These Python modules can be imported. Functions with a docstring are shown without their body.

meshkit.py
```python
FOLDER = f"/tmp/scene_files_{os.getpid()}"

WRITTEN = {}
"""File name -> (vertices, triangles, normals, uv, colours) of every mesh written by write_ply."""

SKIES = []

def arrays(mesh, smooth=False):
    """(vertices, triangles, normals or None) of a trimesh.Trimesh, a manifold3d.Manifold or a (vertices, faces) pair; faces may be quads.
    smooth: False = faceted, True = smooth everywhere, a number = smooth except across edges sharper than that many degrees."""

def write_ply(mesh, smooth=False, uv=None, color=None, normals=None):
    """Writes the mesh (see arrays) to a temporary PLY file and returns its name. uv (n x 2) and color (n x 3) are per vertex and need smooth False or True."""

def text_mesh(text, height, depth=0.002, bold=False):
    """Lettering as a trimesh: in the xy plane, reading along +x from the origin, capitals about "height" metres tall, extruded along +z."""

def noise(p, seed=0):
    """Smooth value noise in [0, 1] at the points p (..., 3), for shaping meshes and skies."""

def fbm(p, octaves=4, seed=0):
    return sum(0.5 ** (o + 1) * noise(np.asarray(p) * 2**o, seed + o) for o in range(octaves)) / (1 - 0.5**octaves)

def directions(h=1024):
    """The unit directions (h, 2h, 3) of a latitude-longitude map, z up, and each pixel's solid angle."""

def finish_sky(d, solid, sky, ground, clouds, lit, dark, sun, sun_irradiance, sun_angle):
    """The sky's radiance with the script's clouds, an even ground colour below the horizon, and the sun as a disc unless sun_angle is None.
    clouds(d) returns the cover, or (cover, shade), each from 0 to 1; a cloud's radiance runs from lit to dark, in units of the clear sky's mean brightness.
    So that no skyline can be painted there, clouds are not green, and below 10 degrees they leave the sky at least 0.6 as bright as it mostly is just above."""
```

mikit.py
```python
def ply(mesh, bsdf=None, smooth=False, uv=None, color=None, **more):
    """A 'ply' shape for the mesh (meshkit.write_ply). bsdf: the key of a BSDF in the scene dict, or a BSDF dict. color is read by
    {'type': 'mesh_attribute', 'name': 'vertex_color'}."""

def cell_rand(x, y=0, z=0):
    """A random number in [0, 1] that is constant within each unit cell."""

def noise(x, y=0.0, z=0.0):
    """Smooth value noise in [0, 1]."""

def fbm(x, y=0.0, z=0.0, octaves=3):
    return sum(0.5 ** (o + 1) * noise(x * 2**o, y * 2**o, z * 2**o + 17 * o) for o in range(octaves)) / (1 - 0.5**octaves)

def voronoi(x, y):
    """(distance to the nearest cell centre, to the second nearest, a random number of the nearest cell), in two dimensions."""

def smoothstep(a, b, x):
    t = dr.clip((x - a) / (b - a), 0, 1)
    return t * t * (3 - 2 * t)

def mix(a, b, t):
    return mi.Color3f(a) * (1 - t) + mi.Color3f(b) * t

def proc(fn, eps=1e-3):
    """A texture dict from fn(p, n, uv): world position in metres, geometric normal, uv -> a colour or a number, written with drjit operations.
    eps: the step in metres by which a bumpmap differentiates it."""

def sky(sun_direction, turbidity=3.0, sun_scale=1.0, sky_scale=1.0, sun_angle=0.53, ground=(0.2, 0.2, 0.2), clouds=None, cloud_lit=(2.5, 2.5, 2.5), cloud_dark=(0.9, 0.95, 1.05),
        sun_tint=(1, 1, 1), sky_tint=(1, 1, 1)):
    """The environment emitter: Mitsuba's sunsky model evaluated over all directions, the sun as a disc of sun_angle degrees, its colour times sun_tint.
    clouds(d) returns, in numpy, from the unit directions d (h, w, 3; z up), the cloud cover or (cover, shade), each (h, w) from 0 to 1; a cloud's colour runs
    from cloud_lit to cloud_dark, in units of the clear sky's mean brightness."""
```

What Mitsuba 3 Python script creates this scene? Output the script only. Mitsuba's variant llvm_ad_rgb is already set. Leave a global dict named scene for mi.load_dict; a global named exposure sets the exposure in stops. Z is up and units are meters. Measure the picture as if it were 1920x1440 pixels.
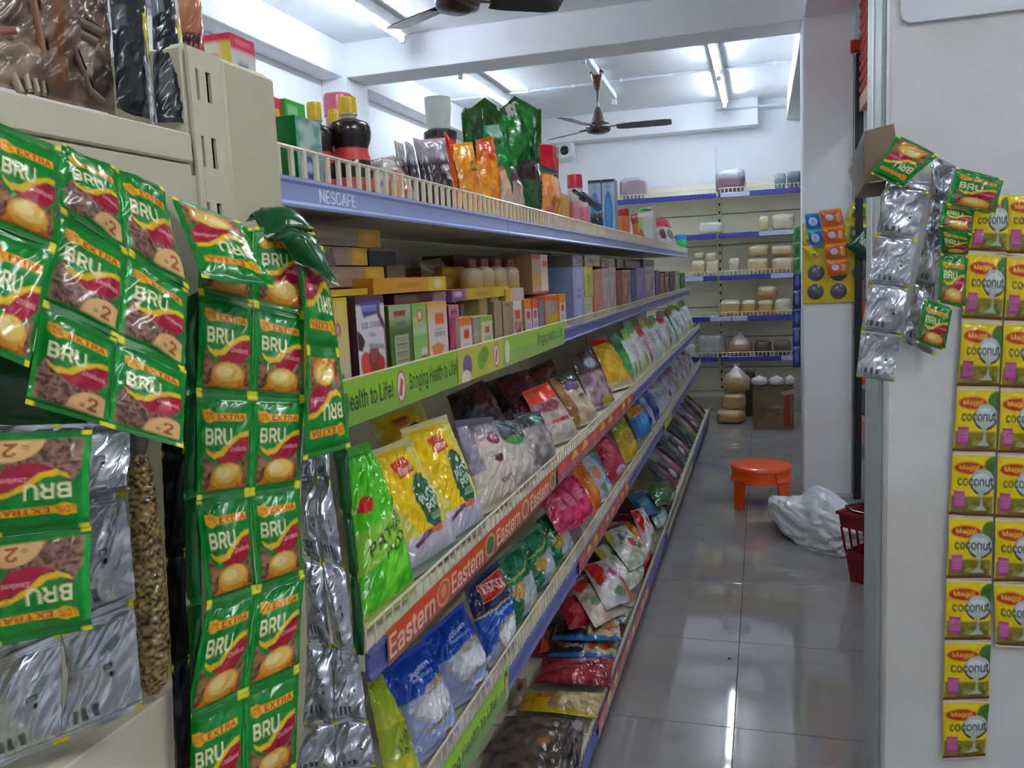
import math, random
import numpy as np, trimesh, shapely
from shapely import affinity
from shapely.geometry import Polygon
import drjit as dr
import mitsuba as mi, mikit, meshkit

T = mi.ScalarTransform4f
rnd = random.Random(7)
scene, labels = {}, {}

# ------------------------------------------------------------------ camera, lights, exposure
exposure = 2.25
FOCAL, CX, CY = 1560.0, 960.0, 720.0
CAM = np.array([0.0, 0.0, 1.37])
def unit(v):
    v = np.asarray(v, float)
    return v / np.linalg.norm(v)
_y = unit([1428 - CX, 501 - CY, FOCAL])                    # the aisle's direction, from its vanishing point
_z = unit(np.cross(_y, [1, -0.0464, 0]))
_z = _z if _z[1] < 0 else -_z
_x = np.cross(_y, _z)
_x = _x if _x[0] > 0 else -_x
ROT = np.stack([_x, _y, _z])
FWD, UP = ROT @ [0, 0, 1.0], ROT @ [0, -1.0, 0]
scene['camera'] = {'type': 'perspective', 'fov_axis': 'x', 'fov': math.degrees(2 * math.atan(CX / FOCAL)), 'near_clip': 0.05, 'far_clip': 60.0,
                   'to_world': T().look_at(origin=CAM.tolist(), target=(CAM + FWD).tolist(), up=UP.tolist())}
TUBE = [12.4, 14.2, 16.4]
# tube lamps: (x, y0, y1, z, brightness); the first four are in the picture, the others are unseen fill lamps, added to brighten the near part
LAMPS = [(-2.1, 3.76, 4.94, 2.86, 1.0), (-2.1, 5.98, 7.16, 2.86, 1.0), (-0.31, 5.66, 6.84, 2.86, 1.0), (-0.31, 6.97, 8.15, 2.86, 1.0), (-0.2, 1.9, 3.08, 2.86, 1.7), (-1.6, 0.2, 1.38, 2.86, 0.8),
         (0.2, -1.9, -0.72, 2.86, 2.2), (1.3, -0.6, 0.58, 2.86, 2.8), (1.25, 3.4, 4.58, 2.86, 0.6)]

# points of the place, measured from the photograph: where the sight line of a pixel meets a plane of the room
def ray(px, py): return ROT @ np.array([px - CX, py - CY, FOCAL])
def atX(px, py, X): d = ray(px, py); return CAM + d * (X - CAM[0]) / d[0]
def atY(px, py, Y): d = ray(px, py); return CAM + d * (Y - CAM[1]) / d[1]
def atZ(px, py, Z): d = ray(px, py); return CAM + d * (Z - CAM[2]) / d[2]
def atD(px, py, D): return CAM + ray(px, py) * D / FOCAL
def atPlane(px, py, p, n): d = ray(px, py); return CAM + d * (np.dot(np.asarray(p) - CAM, n) / np.dot(d, n))
def depth(p): return float(np.dot(np.asarray(p) - CAM, FWD))

# ------------------------------------------------------------------ materials
def lin(c):
    if isinstance(c, str):
        c = [int(c[i:i + 2], 16) / 255 for i in (1, 3, 5)]
    c = np.asarray(c, float)
    return np.where(c <= 0.04045, c / 12.92, ((c + 0.055) / 1.055) ** 2.4)
VC = {'type': 'mesh_attribute', 'name': 'vertex_color'}
def two(b): return {'type': 'twosided', 'bsdf': b}
def rgb(c): return {'type': 'rgb', 'value': [float(x) for x in lin(c)]}
scene['film'] = two({'type': 'principled', 'base_color': VC, 'roughness': 0.18, 'specular': 0.3, 'clearcoat': 0.25, 'clearcoat_gloss': 0.97})
scene['foil'] = two({'type': 'principled', 'base_color': VC, 'roughness': 0.2, 'metallic': 0.92, 'specular': 0.6})
scene['card'] = two({'type': 'principled', 'base_color': VC, 'roughness': 0.42, 'specular': 0.4})
scene['paint'] = two({'type': 'principled', 'base_color': VC, 'roughness': 0.45, 'specular': 0.35})
scene['plastic'] = two({'type': 'principled', 'base_color': VC, 'roughness': 0.18, 'specular': 0.5})
scene['matte'] = two({'type': 'diffuse', 'reflectance': VC})
scene['gloss_strip'] = two({'type': 'principled', 'base_color': VC, 'roughness': 0.25, 'specular': 0.5, 'clearcoat': 0.15, 'clearcoat_gloss': 0.9})
scene['bag_film'] = {'type': 'principledthin', 'base_color': VC, 'roughness': 0.3, 'diff_trans': 0.7, 'spec_trans': 0.12, 'eta': 1.4}
scene['clear_wrap'] = {'type': 'thindielectric', 'int_ior': 1.45}
def _wall(p, n, uv):
    t = mikit.fbm(p.x * 2.2 + p.y * 1.3, p.y * 1.7, p.z * 1.9, 3)
    return mikit.mix(mi.Color3f(0.74, 0.765, 0.80), mi.Color3f(0.83, 0.845, 0.865), t)
scene['wall_paint'] = two({'type': 'diffuse', 'reflectance': mikit.proc(_wall)})
def _plaster(p, n, uv):
    t = mikit.fbm(p.x * 7, p.y * 7, p.z * 7, 4)
    s = mikit.smoothstep(0.62, 0.75, mikit.fbm(p.x * 2.5 + 9, p.y * 2.5, p.z * 1.4, 3))
    a = mikit.mix(mi.Color3f(0.60, 0.595, 0.60), mi.Color3f(0.70, 0.70, 0.705), t)
    return mikit.mix(a, mi.Color3f(0.52, 0.48, 0.44), s * 0.55)
scene['plaster'] = two({'type': 'principled', 'base_color': mikit.proc(_plaster), 'roughness': 0.55, 'specular': 0.3})
def _tile(p, n, uv):
    t = mikit.fbm(p.x * 3 + 2.5 * mikit.fbm(p.x * 2, p.y * 2, 3, 3), p.y * 2.2, 0, 4)
    v = mikit.smoothstep(0.0, 0.05, dr.abs(mikit.fbm(p.x * 1.6 + 4, p.y * 1.6, 5, 4) - 0.5))
    a = mikit.mix(mi.Color3f(0.175, 0.168, 0.165), mi.Color3f(0.245, 0.238, 0.236), t)
    d = mikit.smoothstep(0.55, 0.8, mikit.fbm(p.x * 1.3 + 30, p.y * 1.1, 0, 3))
    return mikit.mix(a * (0.9 + 0.1 * v), mi.Color3f(0.19, 0.15, 0.115), 0.35 * d)
scene['floor_tile'] = two({'type': 'principled', 'base_color': mikit.proc(_tile), 'roughness': 0.05, 'specular': 0.5})
scene['grout'] = two({'type': 'diffuse', 'reflectance': rgb('#55504a')})

# ------------------------------------------------------------------ entries and labels
_count = {}
def numbered(key):
    n = _count.get(key, -1) + 1
    _count[key] = n
    return key if n == 0 else f'{key}_{n:03d}'
def tag(key, label=None, cat=None, group=None, kind=None):
    d = labels.setdefault(key, {})
    for k, v in (('label', label), ('category', cat), ('group', group), ('kind', kind)):
        if v: d[k] = v
    return key
def thing(name, label, cat, group=None):
    return tag(numbered(name), label, cat, group)
def obj(name, mesh, mat, col=None, parent=None, smooth=False, label=None, kind=None, **more):
    key = numbered(parent + '__' + name if parent else name)
    put(key, mesh, mat, col, smooth, **more)
    if label or kind: tag(key, label, kind=kind)
    return key
def put(key, mesh, mat, col=None, smooth=False, **more):
    if isinstance(mesh, tuple):
        v, f = mesh[0], mesh[1]
        mesh = trimesh.Trimesh(v, f, process=False)
    if col is not None and not (isinstance(col, np.ndarray) and col.ndim == 2):
        if smooth not in (True, False):
            mesh = trimesh.graph.smooth_shade(mesh, angle=np.radians(smooth), facet_minarea=None); smooth = True
        col = np.tile(lin(col), (len(mesh.vertices), 1))
    scene[key] = mikit.ply(mesh, mat, smooth=smooth, color=col, **more)
    return key
def struct(name, mesh, mat, col=None, parent=None, smooth=False):
    key = obj(name, mesh, mat, col, parent, smooth)
    if not parent: tag(key, kind='structure')
    return key
ORD = 'first second third fourth fifth sixth seventh eighth ninth tenth eleventh twelfth thirteenth fourteenth fifteenth sixteenth seventeenth eighteenth nineteenth twentieth'.split()
ORD += ['twenty-' + w for w in ORD[:9]] + ['thirtieth'] + ['thirty-' + w for w in ORD[:9]] + ['fortieth'] + ['forty-' + w for w in ORD[:9]]

# ------------------------------------------------------------------ mesh helpers
def box(x0, x1, y0, y1, z0, z1, b=0.0):
    lo, hi = np.minimum([x0, y0, z0], [x1, y1, z1]), np.maximum([x0, y0, z0], [x1, y1, z1])
    if b <= 0:
        m = trimesh.creation.box(extents=hi - lo); m.apply_translation((lo + hi) / 2); return m
    b = min(b, 0.45 * (hi - lo).min())
    pts = []
    for s in np.ndindex(2, 2, 2):
        for k in range(3):
            q = np.where(np.array(s) == 0, lo + b, hi - b)
            q[k] = (lo, hi)[s[k]][k]
            pts.append(q)
    return trimesh.convex.convex_hull(np.array(pts))
def lathe(profile, n=28, z0=0.0, at=(0, 0, 0)):
    pr = np.array(profile, float); a = np.arange(n) * 2 * np.pi / n
    v = np.stack([pr[:, None, 0] * np.cos(a), pr[:, None, 0] * np.sin(a), np.repeat(pr[:, 1:2], n, 1) + z0], -1).reshape(-1, 3) + np.asarray(at)
    f = []
    for i in range(len(pr) - 1):
        for j in range(n):
            k = (j + 1) % n
            f += [[i * n + j, i * n + k, (i + 1) * n + k], [i * n + j, (i + 1) * n + k, (i + 1) * n + j]]
    return trimesh.Trimesh(v, f, process=False)
def tube(path, r, sides=8, closed=False):
    p = np.asarray(path, float); n = len(p)
    t = (np.roll(p, -1, 0) - np.roll(p, 1, 0)) if closed else np.gradient(p, axis=0)
    t /= np.linalg.norm(t, axis=1, keepdims=True) + 1e-12
    ref = np.where(np.abs(t[:, 2:]) < 0.9, [0, 0, 1.0], [1.0, 0, 0])
    a = np.cross(t, ref); a /= np.linalg.norm(a, axis=1, keepdims=True); b = np.cross(t, a)
    ang = np.arange(sides) * 2 * np.pi / sides
    r = np.broadcast_to(r, (n,))
    v = (p[:, None] + r[:, None, None] * (np.cos(ang)[None, :, None] * a[:, None] + np.sin(ang)[None, :, None] * b[:, None])).reshape(-1, 3)
    f = []
    for i in range(n if closed else n - 1):
        for j in range(sides):
            k, i2 = (j + 1) % sides, (i + 1) % n
            f += [[i * sides + j, i * sides + k, i2 * sides + k], [i * sides + j, i2 * sides + k, i2 * sides + j]]
    if not closed:
        for base in (0, (n - 1) * sides):
            f += [[base, base + j, base + j + 1] for j in range(1, sides - 1)]
    return trimesh.Trimesh(v, f, process=False)
def join(ms): return trimesh.util.concatenate(list(ms))
def moved(m, loc=(0, 0, 0), rz=0.0):
    m = m.copy()
    if rz: m.apply_transform(trimesh.transformations.rotation_matrix(rz, [0, 0, 1]))
    m.apply_translation(loc)
    return m

# ------------------------------------------------------------------ print: colours laid on a pack's own face, x to the right and y down, both from 0 to 1
_text = {}
def text_shape(s):
    if s not in _text:
        m = meshkit.text_mesh(s, 1.0, 0.05, bold=True)
        tri = m.triangles[m.face_normals[:, 2] > 0.9][:, :, :2]
        _text[s] = shapely.union_all([Polygon(t).buffer(0.004) for t in tri])
    return _text[s]
def text_in(s, x0, y0, x1, y1, ang=0):
    g = text_shape(s); a, b, c, d = g.bounds
    g = affinity.translate(g, -(a + c) / 2, -(b + d) / 2)
    g = affinity.scale(g, (x1 - x0) / (c - a), -(y1 - y0) / (d - b), origin=(0, 0))
    if ang: g = affinity.rotate(g, ang, origin=(0, 0))
    return affinity.translate(g, (x0 + x1) / 2, (y0 + y1) / 2)
_painted = {}
def paint(ops, nu, nv, flip=False):
    key = (id(ops), nu, nv, flip)
    if key in _painted: return _painted[key][0]
    acc = 0
    for du, dv in ((-.25, -.25), (.25, -.25), (-.25, .25), (.25, .25)):
        x, y = np.meshgrid((np.arange(nu + 1) + du) / nu, (np.arange(nv + 1) + dv) / nv)
        if flip: x, y = 1 - x, 1 - y
        acc = acc + _paint(ops, np.clip(x, 0, 1), np.clip(y, 0, 1))
    out = acc / 4
    _painted[key] = (out, ops)
    return out
def _paint(ops, x, y):
    c = np.zeros(x.shape + (3,))
    for op in ops:
        k = op[0]
        if k == 'base': c[:] = lin(op[1]); continue
        if k == 'grad':                                   # y0, y1, colour at y0, colour at y1
            t = np.clip((y - op[1]) / (op[2] - op[1]), 0, 1)[..., None]
            m = (y >= op[1]) & (y <= op[2]); g = lin(op[3]) * (1 - t) + lin(op[4]) * t; c[m] = g[m]; continue
        if k == 'speck':                                  # x0 y0 x1 y1, colour a, colour b, scale, seed
            m = (x >= op[1]) & (x <= op[3]) & (y >= op[2]) & (y <= op[4])
            t = meshkit.fbm(np.stack([x * op[7], y * op[7] * 1.3, x * 0], -1), 2, op[8] if len(op) > 8 else 0)
            t = np.clip((t - 0.3) / 0.4, 0, 1)[..., None]
            c[m] = (lin(op[5]) * (1 - t) + lin(op[6]) * t)[m]; continue
        if k == 'rect': m = (x >= op[1]) & (x <= op[3]) & (y >= op[2]) & (y <= op[4])
        elif k == 'ell':                                  # cx cy rx ry colour angle
            a = math.radians(op[6]) if len(op) > 6 else 0.0
            dx, dy = x - op[1], y - op[2]
            m = ((dx * math.cos(a) + dy * math.sin(a)) / op[3]) ** 2 + ((-dx * math.sin(a) + dy * math.cos(a)) / op[4]) ** 2 <= 1
        elif k == 'poly': m = shapely.contains_xy(Polygon(op[1]), x, y)
        elif k == 'text':
            g = text_in(op[1], *op[2:6], op[7] if len(op) > 7 else 0); shapely.prepare(g)
            m = shapely.contains_xy(g, x, y)
        elif k == 'lines':                                # x0 y0 x1 y1 colour count
            m = (x >= op[1]) & (x <= op[3]) & (y >= op[2]) & (y <= op[4]) & (((y - op[2]) / (op[4] - op[2]) * op[6]) % 1 < 0.5)
        elif k == 'bars':
            t = np.floor((x - op[1]) / (op[3] - op[1]) * op[6]); 
            m = (x >= op[1]) & (x <= op[3]) & (y >= op[2]) & (y <= op[4]) & (((t * 7919) % 5) < 2.5)
        col = op[6] if k == 'text' else op[2] if k == 'poly' else op[5]
        c[m] = lin(col)
    return c

# ------------------------------------------------------------------ a filled bag between four corners (seen from its front: top left, top right, bottom right, bottom left)
def bag(tl, tr, br, bl, thick, ops, nu=24, nv=32, seed=0, flip=False, seal=0.07, wrinkle=1.0, back='#b8b8bc', backthick=0.5, curl=0.0, peak=0.0):
    tl, tr, br, bl = (np.asarray(p, float) for p in (tl, tr, br, bl))
    n = unit(np.cross((tr - tl) + (br - bl), (tl - bl) + (tr - br)))
    w, h = np.linalg.norm((tr - tl) + (br - bl)) / 2, np.linalg.norm((tl - bl) + (tr - br)) / 2
    def surf(nu, nv, s):
        u, v = np.meshgrid(np.arange(nu + 1) / nu, np.arange(nv + 1) / nv)
        U, V = u[..., None], v[..., None]
        P = (tl * (1 - U) + tr * U) * (1 - V) + (bl * (1 - U) + br * U) * V
        a = np.clip((v - seal) / (1 - 2 * seal), 0, 1)
        prof = np.sqrt(np.clip(4 * u * (1 - u), 0, 1)) ** 1.1 * np.clip(4 * a * (1 - a), 0, 1) ** 0.45
        prof *= 0.86 + 0.28 * v
        q = np.stack([u * w, v * h, u * 0], -1)
        lump = meshkit.fbm(q * 28 + seed * 3.7, 3, seed) - 0.5
        fine = np.abs(meshkit.fbm(np.stack([(u * w + v * h * 0.6) * 60, (v * h - u * w * 0.4) * 22, u * 0 + seed], -1), 3, seed + 5) - 0.5)
        d = s * thick * prof * (1 + 0.5 * lump * wrinkle) - s * thick * 0.9 * wrinkle * fine * np.clip(prof * 3, 0, 1)
        d = d + np.where(prof < 0.02, 0.0006 * np.sin(v * h / 0.0035), 0)
        sag = curl * (meshkit.noise(np.stack([u * 2.2 + seed, v * 2.2, u * 0], -1), seed + 9) - 0.5)
        pinch = (0.02 * w * np.clip(4 * a * (1 - a), 0, 1) * (0.5 - u))[..., None] * unit(tr - tl)
        if peak: P = P + unit((tl - bl) + (tr - br)) * (peak * h * (1 - np.abs(2 * U - 1)) * (1 - V) ** 2)
        return P + n * (d + sag)[..., None] + pinch
    front = surf(nu, nv, 1.0)
    bu, bv = max(4, nu // 4), max(4, nv // 4)
    rear = surf(bu, bv, -backthick) - n * 0.0004
    def quads(nu, nv, o):
        i, j = np.meshgrid(np.arange(nv), np.arange(nu), indexing='ij'); a = (i * (nu + 1) + j).ravel() + o
        return a, a + 1, a + nu + 2, a + nu + 1
    a, b, c, d = quads(nu, nv, 0)
    f1 = np.vstack([np.stack([a, d, c], 1), np.stack([a, c, b], 1)])
    a, b, c, d = quads(bu, bv, front.shape[0] * front.shape[1])
    f2 = np.vstack([np.stack([a, c, d], 1), np.stack([a, b, c], 1)])
    v = np.vstack([front.reshape(-1, 3), rear.reshape(-1, 3)])
    col = np.vstack([paint(ops, nu, nv, flip).reshape(-1, 3), np.tile(lin(back), (rear.shape[0] * rear.shape[1], 1))])
    return trimesh.Trimesh(v, np.vstack([f1, f2]), process=False), col

# a carton with printed faces; faces: front (+x), near side (-y), top
def carton(x0, x1, y0, y1, z0, z1, front, side, top, nu=20, nv=28, rot=None, ang=0.0):
    vs, fs, cs, o = [], [], [], 0
    def face(p, du, dv, ops, nu, nv):
        nonlocal o
        u, v = np.meshgrid(np.arange(nu + 1) / nu, np.arange(nv + 1) / nv)
        P = np.asarray(p, float) + u[..., None] * np.asarray(du, float) + v[..., None] * np.asarray(dv, float)
        i, j = np.meshgrid(np.arange(nv), np.arange(nu), indexing='ij'); a = (i * (nu + 1) + j).ravel() + o
        fs.append(np.vstack([np.stack([a, a + nu + 1, a + nu + 2], 1), np.stack([a, a + nu + 2, a + 1], 1)]))
        vs.append(P.reshape(-1, 3)); o += P.shape[0] * P.shape[1]
        cs.append(paint(ops, nu, nv).reshape(-1, 3) if isinstance(ops, list) else np.tile(lin(ops), (P.shape[0] * P.shape[1], 1)))
    L, D, H = y1 - y0, x1 - x0, z1 - z0
    face((x1, y0, z1), (0, L, 0), (0, 0, -H), front, nu, nv)                       # front: seen from +x
    face((x0, y0, z1), (D, 0, 0), (0, 0, -H), side, max(2, nu // 2) if isinstance(side, list) else 1, nv if isinstance(side, list) else 1)
    face((x0, y0, z1), (0, L, 0), (D, 0, 0), top, nu if isinstance(top, list) else 1, max(2, nu // 2) if isinstance(top, list) else 1)
    face((x1, y1, z1), (-D, 0, 0), (0, 0, -H), side if not isinstance(side, list) else '#a0a0a0', 1, 1)
    face((x0, y1, z1), (0, -L, 0), (0, 0, -H), '#b0a898', 1, 1)
    face((x1, y0, z0), (0, L, 0), (-D, 0, 0), '#a8a090', 1, 1)
    m = trimesh.Trimesh(np.vstack(vs), np.vstack(fs), process=False)
    if ang:
        axis = rot if rot is not None else [0, 0, 1]
        m.apply_transform(trimesh.transformations.rotation_matrix(math.radians(ang), axis, [(x0 + x1) / 2, (y0 + y1) / 2, z0]))
    return m, np.vstack(cs)
# ================================================================== THE ROOM
CEIL, XL, XR, YF, YB = 2.95, -2.78, 1.95, -2.6, 8.55
tile_mesh = mikit.ply(box(-0.2989, 0.2989, -0.2989, 0.2989, -0.012, 0.0, 0.0008), 'floor_tile')
struct('floor', box(XL, XR, YF, YB, -0.06, -0.0035), 'grout')
for ix in range(-2, 4):
    for iy in range(-3, 15):
        x, y = -0.39 + 0.6 * ix, 0.33 + 0.6 * iy
        if x < -0.9 and y < 6.9: continue
        if y > 8.3 or x > 1.9 or y < -2: continue
        k = numbered('floor__tile')
        scene[k] = {**tile_mesh, 'to_world': T().translate([x, y, 0])}
struct('ceiling', box(XL, XR, YF, YB, CEIL, CEIL + 0.1), 'wall_paint')
struct('wall_left', box(XL - 0.1, XL, YF, YB, 0, CEIL), 'wall_paint')
struct('wall_back', box(XL, XR, YB, YB + 0.1, 0, CEIL), 'wall_paint')
struct('wall_right', box(XR, XR + 0.1, YF, YB, 0, CEIL), 'wall_paint')
struct('wall_front', box(XL, XR, YF - 0.1, YF, 0, CEIL), 'wall_paint')
struct('trim_1', box(XL, 0.24, 5.15, 5.43, 2.73, CEIL, 0.004), 'wall_paint')              # cross beam
struct('trim_2', box(XL, -2.62, YF, YB, 2.73, CEIL, 0.004), 'wall_paint')                # beam along the left wall
struct('trim_3', box(0.235, 0.505, YF, YB, 2.74, CEIL, 0.004), 'wall_paint')             # beam over the column line
struct('trim_4', box(XL, -0.02, YB - 0.17, YB, 2.70, CEIL, 0.004), 'wall_paint')         # ledge on the back wall
struct('pillar_far', box(0.228, 0.503, 5.15, 5.42, 0.0, 2.75, 0.008), 'wall_paint')
struct('baseboard_1', box(0.222, 0.509, 5.144, 5.15, 0.0, 0.022), 'paint', '#c4c6cc')
struct('pillar_left', box(XL, -2.6, 5.13, 5.45, 0, 2.75, 0.006), 'wall_paint')
struct('pillar_left', box(XL, -2.7, 7.0, 7.3, 0, 2.75, 0.006), 'wall_paint')
struct('pillar_near', box(0.272, 0.82, 2.06, 2.38, 0, CEIL, 0.006), 'plaster')
struct('trim_5', box(0.262, 0.272, 2.11, 2.375, 0, CEIL, 0.002), 'paint', '#a9b3b5')      # steel door channel on the near pillar's side
struct('trim_6', box(0.258, 0.2625, 2.225, 2.245, 1.2, CEIL, 0.001), 'paint', '#d8dde0')
k = thing('wall_panel', 'white plastic panel with rounded corner at the top of the near pillar', 'panel')
pts = [(0.292, CEIL - 0.002), (0.292, 1.90), (0.296, 1.885), (0.31, 1.877), (0.80, 1.877), (0.80, CEIL - 0.002)]
m = trimesh.creation.extrude_polygon(Polygon(pts), 0.012)
m.apply_transform(np.array([[1, 0, 0, 0], [0, 0, -1, 2.059], [0, 1, 0, 0], [0, 0, 0, 1.0]])); m.fix_normals()
put(k, m, 'paint', '#cfd4dc')
# conduit along the ceiling and down the back wall
k = thing('conduit', 'thin white wiring pipe running across the ceiling behind the beam', 'pipe')
obj('pipe', tube([(-2.6, 7.05, CEIL - 0.012), (0.23, 7.05, CEIL - 0.012)], 0.011), 'paint', '#dfe6ee', k, 30)
for i in range(7): obj('clip', box(-2.3 + i * 0.4, -2.27 + i * 0.4, 7.035, 7.065, CEIL - 0.026, CEIL - 0.001, 0.002), 'paint', '#eef2f6', k)
k = thing('conduit', 'white vertical wiring pipe on the back wall above the shelving', 'pipe')
obj('pipe', tube([(-0.42, YB - 0.012, 2.0), (-0.42, YB - 0.012, 2.55)], 0.011), 'paint', '#e3e9f0', k, 30)
obj('pipe', tube([(-0.42, YB - 0.18, 2.71), (-0.42, YB - 0.18, CEIL - 0.005)], 0.011), 'paint', '#e3e9f0', k, 30)
k = thing('conduit', 'short white wiring pipe running along the ledge right of the lamp', 'pipe')
obj('pipe', tube([(-0.4, YB - 0.182, 2.86), (0.22, YB - 0.182, 2.86)], 0.01), 'paint', '#c9d2da', k, 30)

# ------------------------------------------------------------------ tube lamps
scene['lamp_light'] = {'type': 'diffuse', 'reflectance': {'type': 'rgb', 'value': 0.7}}
LL = ['lit tube lamp on the ceiling left of the near fan', 'lit tube lamp on the ceiling behind the green bags', 'lit tube lamp on the ceiling just behind the beam at right',
      'lit tube lamp on the ceiling nearest the back wall at right', 'lit tube lamp added unseen as fill over the near aisle', 'lit tube lamp added unseen as fill over the near left shelving', 'lit tube lamp added unseen as fill behind the camera', 'lit tube lamp added unseen as fill right of the camera', 'lit tube lamp added unseen as fill right of the pillars']
for (x, y0, y1, z, bright), lab in zip(LAMPS, LL):
    k = thing('tube_lamp', 'white ' + lab, 'lamp', None)
    obj('housing', box(x - 0.03, x + 0.03, y0 - 0.03, y1 + 0.03, z + 0.022, CEIL, 0.006), 'paint', '#f0f2f4', k)
    for y in (y0, y1): obj('holder', box(x - 0.017, x + 0.017, y - 0.012, y + 0.012, z - 0.024, z + 0.024, 0.004), 'paint', '#e8eaec', k)
    obj('tube', tube([(x, y0 + 0.012, z), (x, y1 - 0.012, z)], 0.0135, 12), 'lamp_light', None, k, 30, emitter={'type': 'area', 'radiance': {'type': 'rgb', 'value': [bright * q for q in (TUBE if bright <= 1 else [14.0, 14.2, 14.4])]}})
k = thing('tube_lamp', 'unlit slim white lamp holder hanging below the ceiling behind the far fan', 'lamp')
a, b = atZ(1094, 114, 2.86), atZ(1152, 193, 2.86)
m = box(-0.022, 0.022, 0, np.linalg.norm(b - a), 0, 0.05, 0.005)
m.apply_transform(trimesh.transformations.rotation_matrix(-math.atan2(b[0] - a[0], b[1] - a[1]), [0, 0, 1])); m.apply_translation(a + [0, 0, 0.03])
obj('housing', m, 'paint', '#dfe5ea', k)
for p in (a, b): obj('holder', box(p[0] - 0.02, p[0] + 0.02, p[1] - 0.02, p[1] + 0.02, 2.84, 2.89, 0.004), 'paint', '#c8d0d6', k)

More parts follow.
